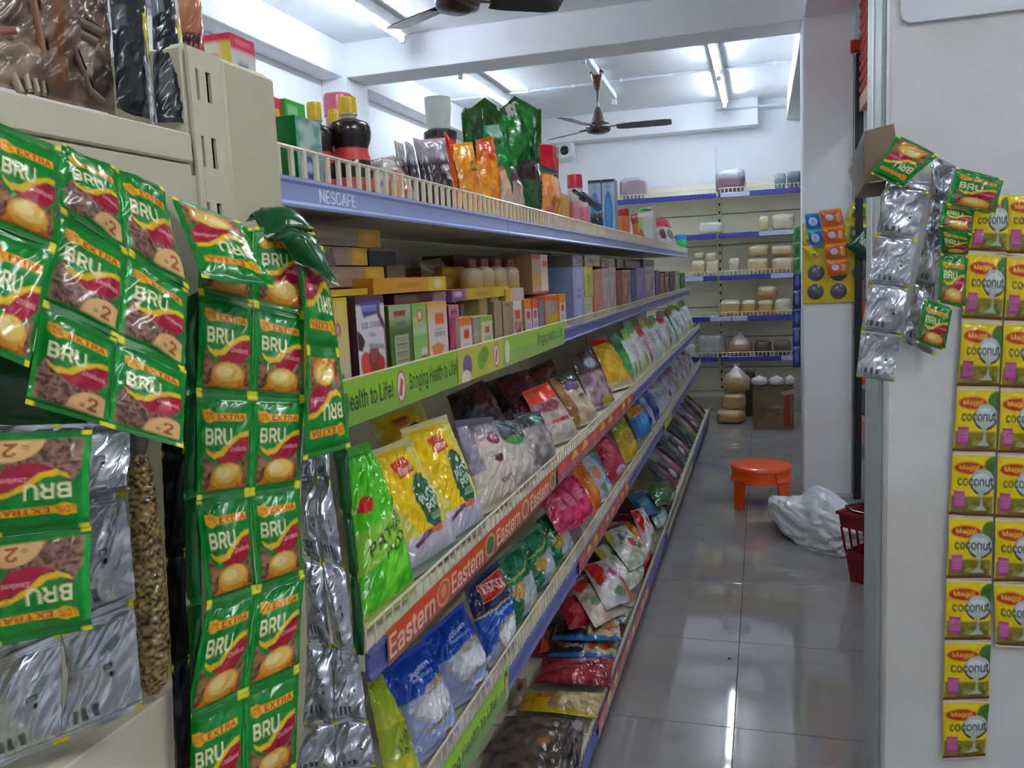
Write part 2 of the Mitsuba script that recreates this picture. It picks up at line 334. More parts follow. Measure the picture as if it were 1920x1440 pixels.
# ------------------------------------------------------------------ ceiling fans
def fan(hub, angles, length, label, blade_col):
    k = thing('ceiling_fan', label, 'fan')
    x, y, z = hub
    obj('motor', lathe([(0, -0.045), (0.05, -0.043), (0.088, -0.03), (0.096, -0.012), (0.096, 0.012), (0.085, 0.03), (0.05, 0.045), (0, 0.046)], 36, at=hub), 'plastic', '#33241f', k, True)
    obj('lower_canopy', lathe([(0.05, 0.045), (0.045, 0.07), (0.02, 0.15), (0.012, 0.16)], 28, at=hub), 'plastic', '#43302a', k, True)
    obj('rod', tube([(x, y, z + 0.04), (x, y, CEIL - 0.02)], 0.009), 'plastic', '#3a3230', k, 30)
    obj('upper_canopy', lathe([(0.012, CEIL - z - 0.17), (0.02, CEIL - z - 0.15), (0.05, CEIL - z - 0.05), (0.054, CEIL - z - 0.03), (0.02, CEIL - z)], 28, at=hub), 'plastic', '#43281f', k, True)
    for a in angles:
        a = math.radians(a)
        r = np.linspace(0.14, length, 14); w = np.interp(r, [0.14, 0.2, length - 0.05, length], [0.045, 0.058, 0.066, 0.05])
        top, bot = [], []
        for rr, ww in zip(r, w):
            for s in (-1, 1):
                p = np.array([rr, s * ww, -0.2 * s * ww * 0.9])
                top.append(p + [0, 0, 0.002]); bot.append(p - [0, 0, 0.002])
        n = len(r); v = np.array(top + bot); f = []
        for i in range(n - 1):
            q = 2 * i
            f += [[q, q + 2, q + 3], [q, q + 3, q + 1], [q + 2 * n, q + 2 * n + 3, q + 2 * n + 2], [q + 2 * n, q + 2 * n + 1, q + 2 * n + 3],
                  [q, q + 2 * n, q + 2 * n + 2], [q, q + 2 * n + 2, q + 2], [q + 1, q + 3, q + 2 * n + 3], [q + 1, q + 2 * n + 3, q + 2 * n + 1]]
        f += [[0, 1, 2 * n + 1], [0, 2 * n + 1, 2 * n], [2 * n - 2, 4 * n - 2, 4 * n - 1], [2 * n - 2, 4 * n - 1, 2 * n - 1]]
        obj('blade', moved(trimesh.Trimesh(v, f, process=False), hub, a), 'plastic', blade_col, k)
        obj('blade_arm', moved(join([box(0.085, 0.2, -0.018, 0.018, 0.003, 0.009)]), hub, a), 'plastic', '#33241f', k)
fan(atY(1122, 240, 6.6), (4, -106, 145), 0.56, 'brown ceiling fan with dark blades hanging before the back wall', '#1c2426')
fan(atY(858, 3, 3.45), (150, 30, -80), 0.45, 'dark brown ceiling fan cut by the top edge of the picture', '#2a2320')

# ------------------------------------------------------------------ camera on the back wall
k = thing('security_camera', 'small white security camera with black lens on the back wall', 'camera')
p = atY(1060, 283, YB - 0.12)
obj('body', box(p[0] - 0.09, p[0] + 0.09, YB - 0.16, YB - 0.05, p[2] - 0.09, p[2] + 0.09, 0.02), 'paint', '#c9d3d2', k)
obj('bracket', box(p[0] - 0.03, p[0] + 0.03, YB - 0.06, YB, p[2] - 0.03, p[2] + 0.04, 0.006), 'paint', '#d5dbdd', k)
l = lathe([(0, 0.012), (0.035, 0.008), (0.045, 0)], 20); l.apply_transform(trimesh.transformations.rotation_matrix(math.pi / 2, [1, 0, 0])); l.apply_translation([p[0], YB - 0.16, p[2]])
obj('lens', l, 'plastic', '#14181a', k, True)

# ================================================================== THE LONG GONDOLA
GY0, GY1 = 0.99, 7.62
JOINTS = [0.99, 2.10, 3.52, 4.95, 6.3, 7.62]
LEV = [('top', -0.63, 1.485), ('second', -0.62, 1.157), ('third', -0.53, 0.82), ('fourth', -0.53, 0.49), ('bottom', -0.455, 0.078)]      # lip x, underside of the lip
XB = -1.02
CREAM, BLUE = '#cbc7b2', '#4f5690'
G = thing('gondola_shelving', 'long cream shop shelving with blue price strips along the left of the aisle', 'shelving')
for i in range(5):
    y0, y1 = JOINTS[i], JOINTS[i + 1]
    for z in np.arange(0.2, 1.5, 0.2833):
        obj('back_panel', box(XB - 0.012, XB, y0 + 0.02, y1 - 0.02, z + 0.002, min(z + 0.2815, 1.5), 0.002), 'paint', CREAM, G)
for y in JOINTS:
    yy = y if y > 1.2 else 0.905
    if y < 1.2: continue
    obj('upright', box(XB - 0.03, XB + 0.012, y - 0.025, y + 0.025, 0, 1.53, 0.004), 'paint', CREAM, G)
obj('plinth', box(XB, -0.47, GY0, GY1, 0.0, 0.10, 0.003), 'paint', '#4a4a52', G)
def guard(x, y0, y1, z, h, key, split):
    bars = []
    n = max(2, int(round((y1 - y0) / (0.034 if h == 0.04 else 0.030)))); bw = 0.0042 if h == 0.04 else 0.0016
    wire = join([tube([(x, y0, z + h), (x, y1, z + h)], 0.0032 if h == 0.04 else 0.0024, 6)])
    g = obj('guard_rail', wire, 'plastic', '#cdc3ac', G, 30)
    for i in range(n + 1):
        y = y0 + (y1 - y0) * i / n
        bd = 0.003 if h == 0.04 else 0.0014
        bars.append(box(x - bd, x + bd, y - bw, y + bw, z, z + h, 0.0006))
    if split:
        for b in bars: obj('bar', b, 'plastic', '#d2c8b0', g)
    else: obj('bars', join(bars), 'plastic', '#cdc3ac', g, kind='stuff')
for li, (nm, xl, zb) in enumerate(LEV):
    for i in range(5):
        y0, y1 = JOINTS[i] + 0.003, JOINTS[i + 1] - 0.003
        obj('shelf', box(XB + 0.004, xl - 0.004, y0, y1, zb + 0.012, zb + 0.04, 0.003), 'paint', CREAM, G)
        # price channel: upright above, folded back below
        prof = [(xl - 0.004, zb + 0.041), (xl + 0.003, zb + 0.041), (xl + 0.004, zb + 0.036), (xl - 0.0005, zb + 0.032), (xl - 0.0005, zb + 0.008), (xl + 0.004, zb + 0.003), (xl + 0.003, zb - 0.001), (xl - 0.004, zb - 0.001)]
        m = trimesh.creation.extrude_polygon(Polygon(prof), y1 - y0)
        m.apply_transform(np.array([[1, 0, 0, 0], [0, 0, -1, y1], [0, 1, 0, 0], [0, 0, 0, 1.0]])); m.fix_normals()
        obj('price_strip', m, 'gloss_strip', BLUE if li else '#8c9ac6', G)
        guard(xl - 0.002, y0 + 0.002, y1 - 0.002, zb + 0.042, (0.04, 0.026, 0.034, 0.048, 0.026)[li], G, i == 0 or (i == 1 and li in (2, 3)))

# printed strips in the price channels; glare on their lower halves is put into the colours
def banner(label, x, y0, y1, z0, z1, ops, nu, nv, parts=None, tilt=0.001):
    u, v = np.meshgrid(np.arange(nu + 1) / nu, np.arange(nv + 1) / nv)
    X = x + 0.0064 + tilt * np.clip((0.52 - (1 - v)) * 2, -1, 0) * -0.0 + np.where(v > 0.48, -tilt * (v - 0.48) / 0.52, 0)
    P = np.stack([X, y0 + (y1 - y0) * u, z1 + (z0 - z1) * v], -1)
    i, j = np.meshgrid(np.arange(nv), np.arange(nu), indexing='ij'); a = (i * (nu + 1) + j).ravel()
    f = np.vstack([np.stack([a, a + nu + 1, a + nu + 2], 1), np.stack([a, a + nu + 2, a + 1], 1)])
    N = len(a) and P.shape[0] * P.shape[1]
    B = P - [0.0012, 0, 0]
    vv = np.vstack([P.reshape(-1, 3), B.reshape(-1, 3)])
    ff = np.vstack([f, f[:, ::-1] + N])
    k = thing('shelf_banner', label, 'banner')
    put(k, trimesh.Trimesh(vv, ff, process=False), 'gloss_strip', np.vstack([paint(ops, nu, nv).reshape(-1, 3), np.tile(lin('#c8c8c0'), (N, 1))]))
    return k
GREEN = [('base', '#86b522'), ('rect', 0, 0.5, 1, 1, '#7fa83a')]  # lower half greyer: painted glare of the plastic cover
def emblem(cx, w, cy=0.5): return [('ell', cx, cy, w, 0.40, '#b5432f'), ('ell', cx, cy, w * 0.82, 0.34, '#e9d7d2'), ('poly', [(cx - w * .6, cy + .2), (cx, cy - .25), (cx + w * .3, cy), (cx + w * .1, cy + .25)], '#c4523c'), ('ell', cx + w * .2, cy - .1, w * .25, .08, '#c8402c')]
b1 = GREEN + [('text', 'Bringing Health to Life!', 0.03, 0.26, 0.497, 0.80, '#1d3310'), ('text', 'Bringing Health to Life!', 0.61, 0.24, 0.995, 0.78, '#1d3310')] + emblem(0.552, 0.030)
banner('lime green printed shelf banner reading Bringing Health to Life on the second shelf', -0.62, 0.995, 1.63, 1.153, 1.226, b1, 300, 36)
b2 = [('base', '#b9b83a'), ('ell', .06, .55, .03, .35, '#6a5a86'), ('ell', .05, .85, .03, .2, '#e4ddc8'), ('ell', .16, .5, .035, .3, '#6f9a2c'), ('ell', .18, .35, .03, .25, '#5d8c20'), ('rect', .32, 0, 1, 1, '#86b522'), ('rect', 0.32, .5, 1, 1, '#86a84c')] + emblem(.27, .022) + [('text', 'Bringing Health to Life!', .66, .2, .97, .75, '#39521c'), ('ell', .36, .5, .02, .4, '#d8e0b0')]
banner('yellow and green fruit shelf banner right of the first lime banner on the second shelf', -0.62, 1.635, 2.63, 1.153, 1.226, b2, 240, 24)
b3 = [('base', '#c9451a'), ('rect', 0, .5, 1, 1, '#9c4a48')]  # mauve lower half is glare laid into the print
for a, b in ((0.004, .175), (.25, .415), (.50, .665), (.75, .92)): b3 += [('text', 'Eastern', a, .18, b, .88, '#e7b79b')]
b3 += [('ell', .213, .5, .03, .42, '#dd8c62'), ('ell', .213, .5, .024, .34, '#bf5a3c'), ('ell', .213, .45, .012, .2, '#dd8c62'), ('ell', .458, .5, .03, .42, '#b99a6a'), ('ell', .458, .52, .023, .33, '#3d6b3c'), ('ell', .708, .5, .03, .42, '#c99a6a'), ('ell', .708, .5, .02, .3, '#b0603c'), ('ell', .96, .5, .03, .42, '#b99a6a'), ('ell', .96, .5, .02, .3, '#4b7a3c')]
banner('orange red shelf banner with pale lettering along the third shelf', -0.53, 1.045, 2.09, 0.818, 0.872, b3, 330, 32)
b4 = [('base', '#c5392f'), ('rect', 0, .5, 1, 1, '#93565f')]  # lower half dulled to carry painted glare
for i in range(9): b4 += [('poly', [(i / 9 + .01, .5), (i / 9 + .035, .05), (i / 9 + .06, .05), (i / 9 + .085, .5)], '#d9b021' if i % 3 else '#d84a4a')]
for i in range(9): b4 += [('poly', [(i / 9 + .03, .62), (i / 9 + .05, .95), (i / 9 + .075, .62)], '#a8736a')]
banner('red and yellow zigzag shelf banner on the third shelf beyond the orange one', -0.53, 2.105, 3.45, 0.818, 0.872, b4, 200, 20)
b5 = [('base', '#8cc020'), ('rect', 0, .5, 1, 1, '#6f9a55'), ('text', 'Bringing Health to Life!', .30, .3, .86, .75, '#2a4418'), ('text', 'to Life!', 0.0, .3, .16, .75, '#2a4418'), ('ell', .97, .42, .022, .34, '#3a2420'), ('ell', .972, .5, .015, .26, '#d6b49a'), ('rect', .955, .75, .99, 1, '#b7a38e')] + emblem(.23, .03)
banner('lime green printed shelf banner on the near end of the fourth shelf', -0.53, 0.995, 1.60, 0.486, 0.556, b5, 220, 30)
banner('red and yellow zigzag shelf banner on the fourth shelf, its near end at mid aisle', -0.53, 2.32, 3.3, 0.488, 0.536, b4, 160, 16)
banner('red and yellow zigzag shelf banner on the bottom shelf by the floor', -0.455, 2.16, 3.26, 0.076, 0.126, b4, 160, 16)
banner('small yellow shelf banner on the fourth shelf near the far end', -0.53, 4.6, 5.0, 0.488, 0.536, [('base', '#c9c832'), ('rect', 0, .5, 1, 1, '#a9b14a')], 8, 4)
banner('pale yellow shelf banner on the bottom shelf beyond the red and yellow one', -0.455, 3.95, 5.5, 0.076, 0.122, [('base', '#bdb06a'), ('rect', 0, .5, 1, 1, '#8c845c')], 8, 4)
# lettering of the top strip's near end
m = meshkit.text_mesh('NESCAFE', 0.019, 0.0008)
m.apply_transform(np.array([[0, 0, 1, -0.6303], [1, 0, 0, 1.13], [0, 1, 0, 1.496], [0, 0, 0, 1.0]]))
obj('lettering', m, 'paint', '#dbe2f0', G)

# ------------------------------------------------------------------ the near end: post and cream shelf at the left edge
k = thing('end_post', 'cream slotted steel end post at the near end of the shelving', 'post')
put(k, box(-0.72, -0.606, 0.813, 0.985, 0.0, 1.645, 0.006), 'paint', '#bdb8a0')
plate = Polygon([(0.812, 0.3), (0.871, 0.3), (0.871, 1.64), (0.812, 1.64)])
for z in np.arange(0.36, 1.62, 0.073):
    for y0, y1 in ((0.8225, 0.8275), (0.8405, 0.8490)):
        plate = plate.difference(shapely.box(y0, z - 0.017, y1, z + 0.017))
m = trimesh.creation.extrude_polygon(plate, 0.004); m.apply_transform(np.array([[0, 0, 1, -0.604], [1, 0, 0, 0], [0, 1, 0, 0], [0, 0, 0, 1.0]])); m.fix_normals()
obj('slotted_plate', m, 'paint', '#c4bfa6', k)
obj('slot_shade', box(-0.6062, -0.6042, 0.816, 0.866, 0.31, 1.63), 'matte', '#0e0d0b', k)  # near-black sheet painting the shade inside the slots
obj('face_plate', box(-0.605, -0.5985, 0.872, 0.98, 0.3, 1.638, 0.003), 'paint', '#b5b096', k)
N = thing('side_shelf', 'cream steel side shelf at the left edge with goods on top', 'shelf')
obj('lip', box(-0.612, -0.6, 0.1, 0.806, 1.513, 1.545, 0.002), 'paint', '#c2bda6', N)
obj('side_plate', box(-0.618, -0.602, 0.1, 0.804, 1.36, 1.511, 0.002), 'paint', '#bcb8a2', N)
obj('deck', box(-1.0, -0.613, 0.1, 0.806, 1.515, 1.535, 0.002), 'paint', '#bcb8a2', N)
obj('bracket', box(-0.616, -0.603, 0.8045, 0.8115, 1.38, 1.50, 0.001), 'paint', '#b5b19c', N)
obj('deck', box(-1.0, -0.725, 0.808, 0.985, 1.515, 1.535, 0.002), 'paint', '#bcb8a2', N)
obj('deck', box(-1.0, -0.62, 0.1, 0.806, 0.93, 0.95, 0.002), 'paint', '#bcb8a2', N)
obj('lip', box(-0.62, -0.6, 0.1, 0.79, 0.865, 0.955, 0.002), 'paint', '#c2bda6', N)
obj('lip', box(-0.61, -0.585, 0.1, 0.79, 0.76, 0.862, 0.002), 'paint', '#bdb8a2', N)
obj('back_panel', box(-1.02, -1.0, 0.1, 0.80, 0, 1.5), 'paint', '#9d9a88', N)

# ================================================================== THE WALL SHELVING AT THE BACK
W = thing('wall_shelving', 'cream wall shelving with dark blue price strips across the back wall', 'shelving')
WZ = [2.035, 1.665, 1.275, 0.89, 0.51]
wy = 8.10
for x0, x1 in ((-2.6, -1.42), (-1.4, -0.40), (-0.38, 0.62)):
    z = 0.1
    while z < 2.1:
        obj('back_panel', box(x0 + 0.012, x1 - 0.012, YB - 0.05, YB - 0.035, z + 0.004, min(z + 0.296, 2.20), 0.003), 'paint', '#e2deca', W); z += 0.3
    for x in (x0 - 0.01, x1 + 0.01)[1 if x0 > -2 else 0:]:
        u = obj('upright', box(x - 0.022, x + 0.022, YB - 0.055, YB - 0.02, 0, 2.22, 0.003), 'paint', '#d8d4bd', W)
        if x > -1.6:
            for z in np.arange(0.2, 2.15, 0.078): obj('slot', box(x - 0.007, x + 0.007, YB - 0.0565, YB - 0.054, z - 0.014, z + 0.014), 'matte', '#2b2a22', u)
    for i, z in enumerate(WZ):
        s = obj('shelf', box(x0, x1, wy + 0.003, YB - 0.05, z + 0.008, z + 0.032, 0.003), 'paint', '#d8d4c0', W)
        obj('price_strip', box(x0, x1, wy - 0.006, wy + 0.003, z - 0.012, z + 0.036, 0.003), 'gloss_strip', '#33338c', W)
        bars = [box(x - 0.004, x + 0.004, wy, wy + 0.005, z + 0.036, z + 0.075) for x in np.arange(x0 + 0.02, x1, 0.036)] + [tube([(x0, wy + .003, z + .075), (x1, wy + .003, z + .075)], .0035, 6)]
        if not (i == 1 or (i == 0 and x0 < -1.5)): obj('guard_rail', join(bars), 'plastic', '#d6d3c0', W)
for x0, x1, z in ((-0.02, 0.6, 1.665), (-1.0, -0.53, 1.275), (0.08, 0.6, 1.275), (-0.47, -0.28, 0.89), (-0.27, -0.13, 0.89), (0.17, 0.5, 0.51), (-0.36, -0.1, 2.035)):
    obj('price_card', box(x0, x1, wy - 0.010, wy - 0.006, z - 0.009, z + 0.033, 0.001), 'gloss_strip', '#b9bfd8', W)
obj('plinth', box(-2.6, 0.62, 8.2, 8.26, 0, 0.14), 'paint', '#8f8c7a', W)
obj('base_deck', box(-2.6, 0.62, 8.2, YB - 0.05, 0.14, 0.17, 0.003), 'paint', '#b5b199', W)
# ================================================================== PRINTED DESIGNS
TAB = '#d8cc14'
def tabs(): return [('rect', 0, .955, .10, 1, TAB), ('rect', .90, .955, 1, 1, TAB), ('rect', 0, 0, .10, .04, TAB), ('rect', .90, 0, 1, .04, TAB)]
_g = '#046e22'
_head = [('base', _g), ('lines', 0, .0, 1, .11, '#075418', 4), ('lines', 0, .93, 1, 1, '#075418', 3), ('rect', 0, .11, .06, .93, '#0f8a30'),
         ('poly', [(.10, .16), (.22, .15), (.30, .18), (.88, .18), (.88, .26), (.30, .26), (.22, .285), (.12, .25)], '#e0a51c'), ('text', '10%', .11, .175, .29, .255, '#b0521a'), ('text', 'EXTRA', .36, .19, .86, .25, '#a8231a')]
_swirl = [('poly', [(.14, .52), (.25, .56), (.40, .55), (.58, .44), (.80, .37), (.92, .36), (.92, .41), (.75, .43), (.58, .52), (.45, .62), (.30, .63), (.18, .58)], '#d8b11e'),
          ('poly', [(.30, .62), (.46, .60), (.60, .50), (.78, .43), (.93, .42), (.94, .55), (.82, .66), (.60, .70), (.42, .68)], '#93142e'), ('text', 'Instant', .58, .505, .90, .56, '#d48a90'),
          ('text', 'BRU', .14, .33, .62, .49, '#e6dfae')]
BRU_CUP = _head + [('speck', .10, .58, .92, .93, '#4a2a1c', '#96684a', 24, 3), ('ell', .56, .56, .42, .15, '#12702a')] + _swirl + [
    ('poly', [(.16, .93), (.30, .80), (.80, .76), (.86, .93)], '#b86a14'), ('ell', .54, .80, .30, .135, '#c98a24'), ('ell', .54, .775, .25, .095, '#d9b45a'), ('ell', .47, .765, .14, .055, '#e8d08c'), ('text', '3.5', .72, .87, .86, .92, '#8c1e2c')] + tabs()
BRU_BEAN = _head + [('speck', .06, .48, .93, .92, '#3a2018', '#8c6658', 26, 5), ('poly', [(.06, .46), (.20, .46), (.93, .72), (.93, .46)], _g), ('poly', [(.06, .35), (.06, .62), (.16, .46)], _g), ('ell', .60, .55, .40, .12, '#12702a'),
    ('ell', .78, .92, .34, .21, '#d9ab72'), ('rect', .93, .4, 1, .93, _g), ('rect', .05, .92, 1, 1, _g), ('lines', 0, .94, 1, 1, '#075418', 3), ('text', '2', .70, .76, .84, .89, '#8a3f14'), ('text', '=', .60, .84, .66, .87, '#8a6a4a')] + _swirl + tabs()
SILVER = [('base', '#c6cad2'), ('lines', 0, 0, 1, .13, '#9a9fa8', 4), ('lines', .12, .2, .82, .42, '#b0b5be', 9), ('bars', .10, .76, .55, .88, '#5d626c', 16), ('ell', .72, .56, .035, .028, '#22252c'), ('rect', .64, .45, .74, .50, '#5a5f6a'), ('rect', .66, .463, .72, .49, '#a9adb6'), ('lines', 0, .92, 1, 1, '#858a94', 3)] + tabs()
BLACKF = [('base', '#15171a'), ('rect', 0, 0, 1, .06, '#24282c'), ('rect', .2, .3, .6, .45, '#2b2e33'), ('speck', .1, .55, .9, .9, '#0b0c0e', '#25211e', 8, 3)] + tabs()
DARKGREEN = [('base', '#06401a'), ('lines', 0, 0, 1, .1, '#042c12', 3)] + tabs()
GREENBACK = [('base', '#07401a'), ('rect', 0, 0, 1, .07, '#0a3f1a'), ('rect', 0, .93, 1, 1, '#0f6a2c')]
MAGGI = [('base', '#e8cc06'), ('rect', 0, 0, 1, .035, '#d9d2b8'), ('rect', .8, .10, 1, .55, '#7d8a2a'), ('ell', .95, .22, .2, .17, '#3a6b24'), ('ell', .40, .225, .36, .105, '#d8a21a'), ('ell', .40, .225, .335, .088, '#b8301c'), ('text', 'Maggi', .17, .175, .63, .275, '#e8c43a'),
         ('ell', .72, .44, .29, .20, '#2a2a24'), ('ell', .72, .42, .27, .18, '#b9c3c6'), ('ell', .70, .40, .20, .10, '#d9e0e0'), ('text', 'coconut', .14, .36, .97, .505, '#173a34'), ('poly', [(.62, .58), (.66, .72), (.50, .86), (.82, .86), (.72, .72), (.74, .58)], '#b9c2b4'),
         ('rect', .02, .66, .98, .93, '#7f7a24'), ('ell', .62, .86, .36, .13, '#6a6a28'), ('speck', .4, .74, .98, .92, '#5a5a1e', '#9a9244', 10, 3), ('poly', [(.64, .55), (.70, .66), (.67, .8), (.50, .88), (.84, .88), (.74, .8), (.73, .66), (.78, .55)], '#b5bba8'),
         ('rect', .08, .59, .33, .87, '#b23a86'), ('lines', .10, .63, .31, .83, '#cc86b4', 6), ('rect', 0, .93, 1, .975, '#6b3416'), ('rect', 0, .975, 1, 1, '#d9d2b8')]
CHOC = [('base', '#c95a10'), ('rect', 0, 0, 1, .10, '#e08a2a'), ('ell', .40, .45, .26, .26, '#7d3a2c'), ('ell', .40, .45, .2, .2, '#cbb2c4'), ('ell', .82, .5, .12, .25, '#d9a050'), ('rect', 0, .86, 1, 1, '#d97a1e')]
BLUES = [('base', '#1a62b0'), ('rect', 0, .0, 1, .12, '#3fa0cc'), ('ell', .5, .5, .3, .26, '#b7c4e0'), ('text', 'O', .4, .35, .6, .62, '#2a4aa0'), ('rect', 0, .86, 1, 1, '#2a9ac0')]
YELLOWS = [('base', '#c9bb1e'), ('poly', [(.2, .2), (.8, .2), (.8, .8), (.2, .8)], '#1f5c26'), ('ell', .5, .5, .18, .15, '#b9b27a')]
SHAMPOO_G = [('base', '#4f9a58'), ('rect', 0, 0, 1, .1, '#a9c9a4'), ('ell', .5, .5, .3, .3, '#2f6b3c')]
SHAMPOO_B = [('base', '#20346e'), ('rect', 0, 0, 1, .1, '#4a62a4'), ('ell', .5, .5, .3, .3, '#51609a')]
TEA = [('base', '#0c3a2c'), ('text', 'teaz', .2, .35, .8, .6, '#b9cbb8'), ('rect', 0, 0, 1, .1, '#0a2c22')]

# ================================================================== SACHET STRIPS: sachets joined edge to edge, between the rungs of a ladder (left, right)
def strip(name, label, cat, rungs, cols, ops, pt, thick=0.007, nu=34, nv=48, mat='film', flip=False, seed=0, part='sachet', group=None, back='#a9adb6', curl=0.006, wrinkle=1.0):
    k = thing(name, label, cat, group)
    R = [(np.asarray(pt(*l)), np.asarray(pt(*r))) for l, r in rungs]
    for i in range(len(R) - 1):
        for c in range(cols):
            o = ops[(i * cols + c) % len(ops)] if isinstance(ops[0], list) else ops
            f0, f1 = c / cols, (c + 1) / cols
            tl, tr = R[i][0] * (1 - f0) + R[i][1] * f0, R[i][0] * (1 - f1) + R[i][1] * f1
            bl, br = R[i + 1][0] * (1 - f0) + R[i + 1][1] * f0, R[i + 1][0] * (1 - f1) + R[i + 1][1] * f1
            m, col = bag(tl, tr, br, bl, thick, o, nu, nv, seed * 31 + i * 7 + c, flip, 0.06, wrinkle, back, 0.5, curl)
            obj(part, m, mat, col, k, True)
    return k
def D(d): return lambda x, y, dd=0.0: atD(x, y, d + dd)
NU, NV = 52, 74
# hanging in front of the side shelf at the left edge
strip('coffee_strip', 'green coffee sachet strip cut by the left edge, upright, at the top left', 'sachet strip', [((-18, 222), (116, 276, .04)), ((-25, 415), (104, 468, .03)), ((-42, 650, -.01), (54, 690))], 1, BRU_CUP, D(.65), .008, NU, NV, seed=1)
strip('coffee_strip', 'tilted double strip of green coffee sachets marked 2, at upper left', 'sachet strip', [((113, 268, .01), (306, 352, .10)), ((112, 392), (352, 545, .09)), ((78, 566, -.02), (349, 695, .06)), ((46, 757, -.03), (345, 840, .04))], 2, BRU_BEAN, D(.71), .008, NU, NV, seed=2)
strip('coffee_strip', 'strip of upside-down green coffee sachets at the left edge below the tilted strip', 'sachet strip', [((-22, 812), (172, 806)), ((-18, 1010), (170, 986)), ((-15, 1214), (175, 1178))], 1, BRU_BEAN, D(.66), .008, NU, NV, flip=True, seed=3)
strip('coffee_strip', 'dark green strip half hidden behind the two strips at the left edge', 'sachet strip', [((-40, 640), (70, 660)), ((-40, 795), (175, 805))], 1, DARKGREEN, D(.80), .005, 10, 12, seed=4)
strip('foil_strip', 'silver backs of a double sachet strip at the lower left corner', 'sachet strip', [((-25, 800), (242, 790)), ((-25, 965), (240, 920)), ((-22, 1245), (250, 1127)), ((-22, 1447), (265, 1328))], 2, SILVER, D(.74), .012, 48, 70, 'foil', seed=5, curl=.02, wrinkle=1.5)
strip('foil_strip', 'dark edge-on sachet strip hanging between the left and middle coffee strips', 'sachet strip', [((298, 520), (345, 510)), ((300, 690), (346, 680)), ((302, 850), (346, 840)), ((312, 1050), (348, 1040)), ((322, 1250), (354, 1240)), ((328, 1460), (358, 1450))], 1, BLACKF, D(.86), .006, 16, 30, 'foil', seed=6, back='#101214')
strip('coffee_strip', 'narrow dark green strip seen edge-on behind the middle coffee strip', 'sachet strip', [((344, 560), (374, 545)), ((338, 745), (372, 735)), ((340, 940), (372, 930)), ((350, 1140), (380, 1130)), ((352, 1350), (380, 1340))], 1, GREENBACK, D(.90), .006, 12, 20, seed=7)
strip('coffee_strip', 'middle hanging double strip of green coffee sachets with cup picture, the longest strip', 'sachet strip', [((372, 420), (570, 432, .08)), ((372, 545), (572, 592, .06)), ((368, 736), (572, 748, .06)), ((368, 938), (562, 908, .06)), ((388, 1136), (570, 1076, .06)), ((346, 1354, -.02), (560, 1252, .04)), ((350, 1545, -.02), (556, 1440, .04))], 2, BRU_CUP, D(.895), .009, NU, NV, seed=8)
strip('coffee_strip', 'single green coffee sachet folded over the top of the middle strip, upside down', 'sachet strip', [((318, 370, .01), (450, 412, .06)), ((378, 522, -.02), (516, 541, .02))], 1, BRU_CUP, D(.86), .008, NU, NV, flip=True, seed=9)
strip('coffee_strip', 'upside-down coffee sachets hanging right of the middle strip beside the banner', 'sachet strip', [((548, 430), (606, 462, .03)), ((576, 656), (634, 662, .03)), ((568, 864), (657, 838, .03))], 1, BRU_CUP, D(.94), .010, NU, NV, flip=True, seed=10)
strip('coffee_strip', 'dark green flap of a sachet strip folded over below the price strip', 'sachet strip', [((452, 402, .04), (540, 398, .06)), ((500, 436), (590, 432, .02)), ((556, 490, -.01), (639, 530))], 1, DARKGREEN, D(.93), .012, 20, 24, seed=11, curl=.02)
strip('coffee_strip', 'small green sachet loop behind the end post', 'sachet strip', [((498, 372), (526, 376)), ((512, 396), (546, 404))], 1, GREENBACK, D(1.12), .008, 10, 10, seed=12)
strip('foil_strip', 'silver backs of a double sachet strip right of the middle coffee strip', 'sachet strip', [((566, 800), (612, 790)), ((562, 902), (620, 900)), ((568, 1042), (644, 1064)), ((578, 1205), (668, 1218)), ((570, 1356), (690, 1352)), ((556, 1450), (704, 1440))], 2, SILVER, D(1.02), .012, 40, 60, 'foil', seed=13, curl=.02, wrinkle=1.5)
strip('foil_strip', 'thin black green strip seen edge-on beside the lime green flour bag', 'sachet strip', [((630, 742, depth(atX(640, 742, -.612)) - 1.08), (655, 738, depth(atX(655, 738, -.612)) - 1.08)), ((622, 840), (652, 838)), ((640, 960), (662, 960)), ((655, 1085), (673, 1083)), ((664, 1232), (685, 1228))], 1, DARKGREEN, D(1.08), .006, 12, 24, seed=14)
# a long bag of seeds hanging in front of the lower cream shelf
k = thing('seed_bag', 'long narrow clear bag of brown seeds hanging at lower left', 'bag')
P = D(.85)
path = [P(260, 850), P(270, 960), P(280, 1080), P(288, 1200), P(288, 1300)]
ln = [np.linspace(0, 1, 40)]
pp = np.array([np.interp(np.linspace(0, 4, 190), range(5), np.array(path)[:, q]) for q in range(3)]).T
rr = np.interp(np.linspace(0, 4, 190), [0, .3, 1, 2.5, 3.7, 4], [.006, .011, .013, .0145, .014, .005])
m = tube(pp, rr, 64); n = meshkit.noise(m.vertices * 260, 4); m.vertices += m.vertex_normals * ((n - .4) * .0045)[:, None]
t = np.clip(meshkit.noise(m.vertices * 300, 8) * 2 - .5, 0, 1)[:, None]
obj('seeds', m, 'film', lin('#2a1d10') * (1 - t) + lin('#9c8452') * t, k, True)
obj('bag_top', tube([P(256, 800), P(258, 830), P(261, 856)], [.010, .011, .006], 10), 'film', '#4a453c', k, True)

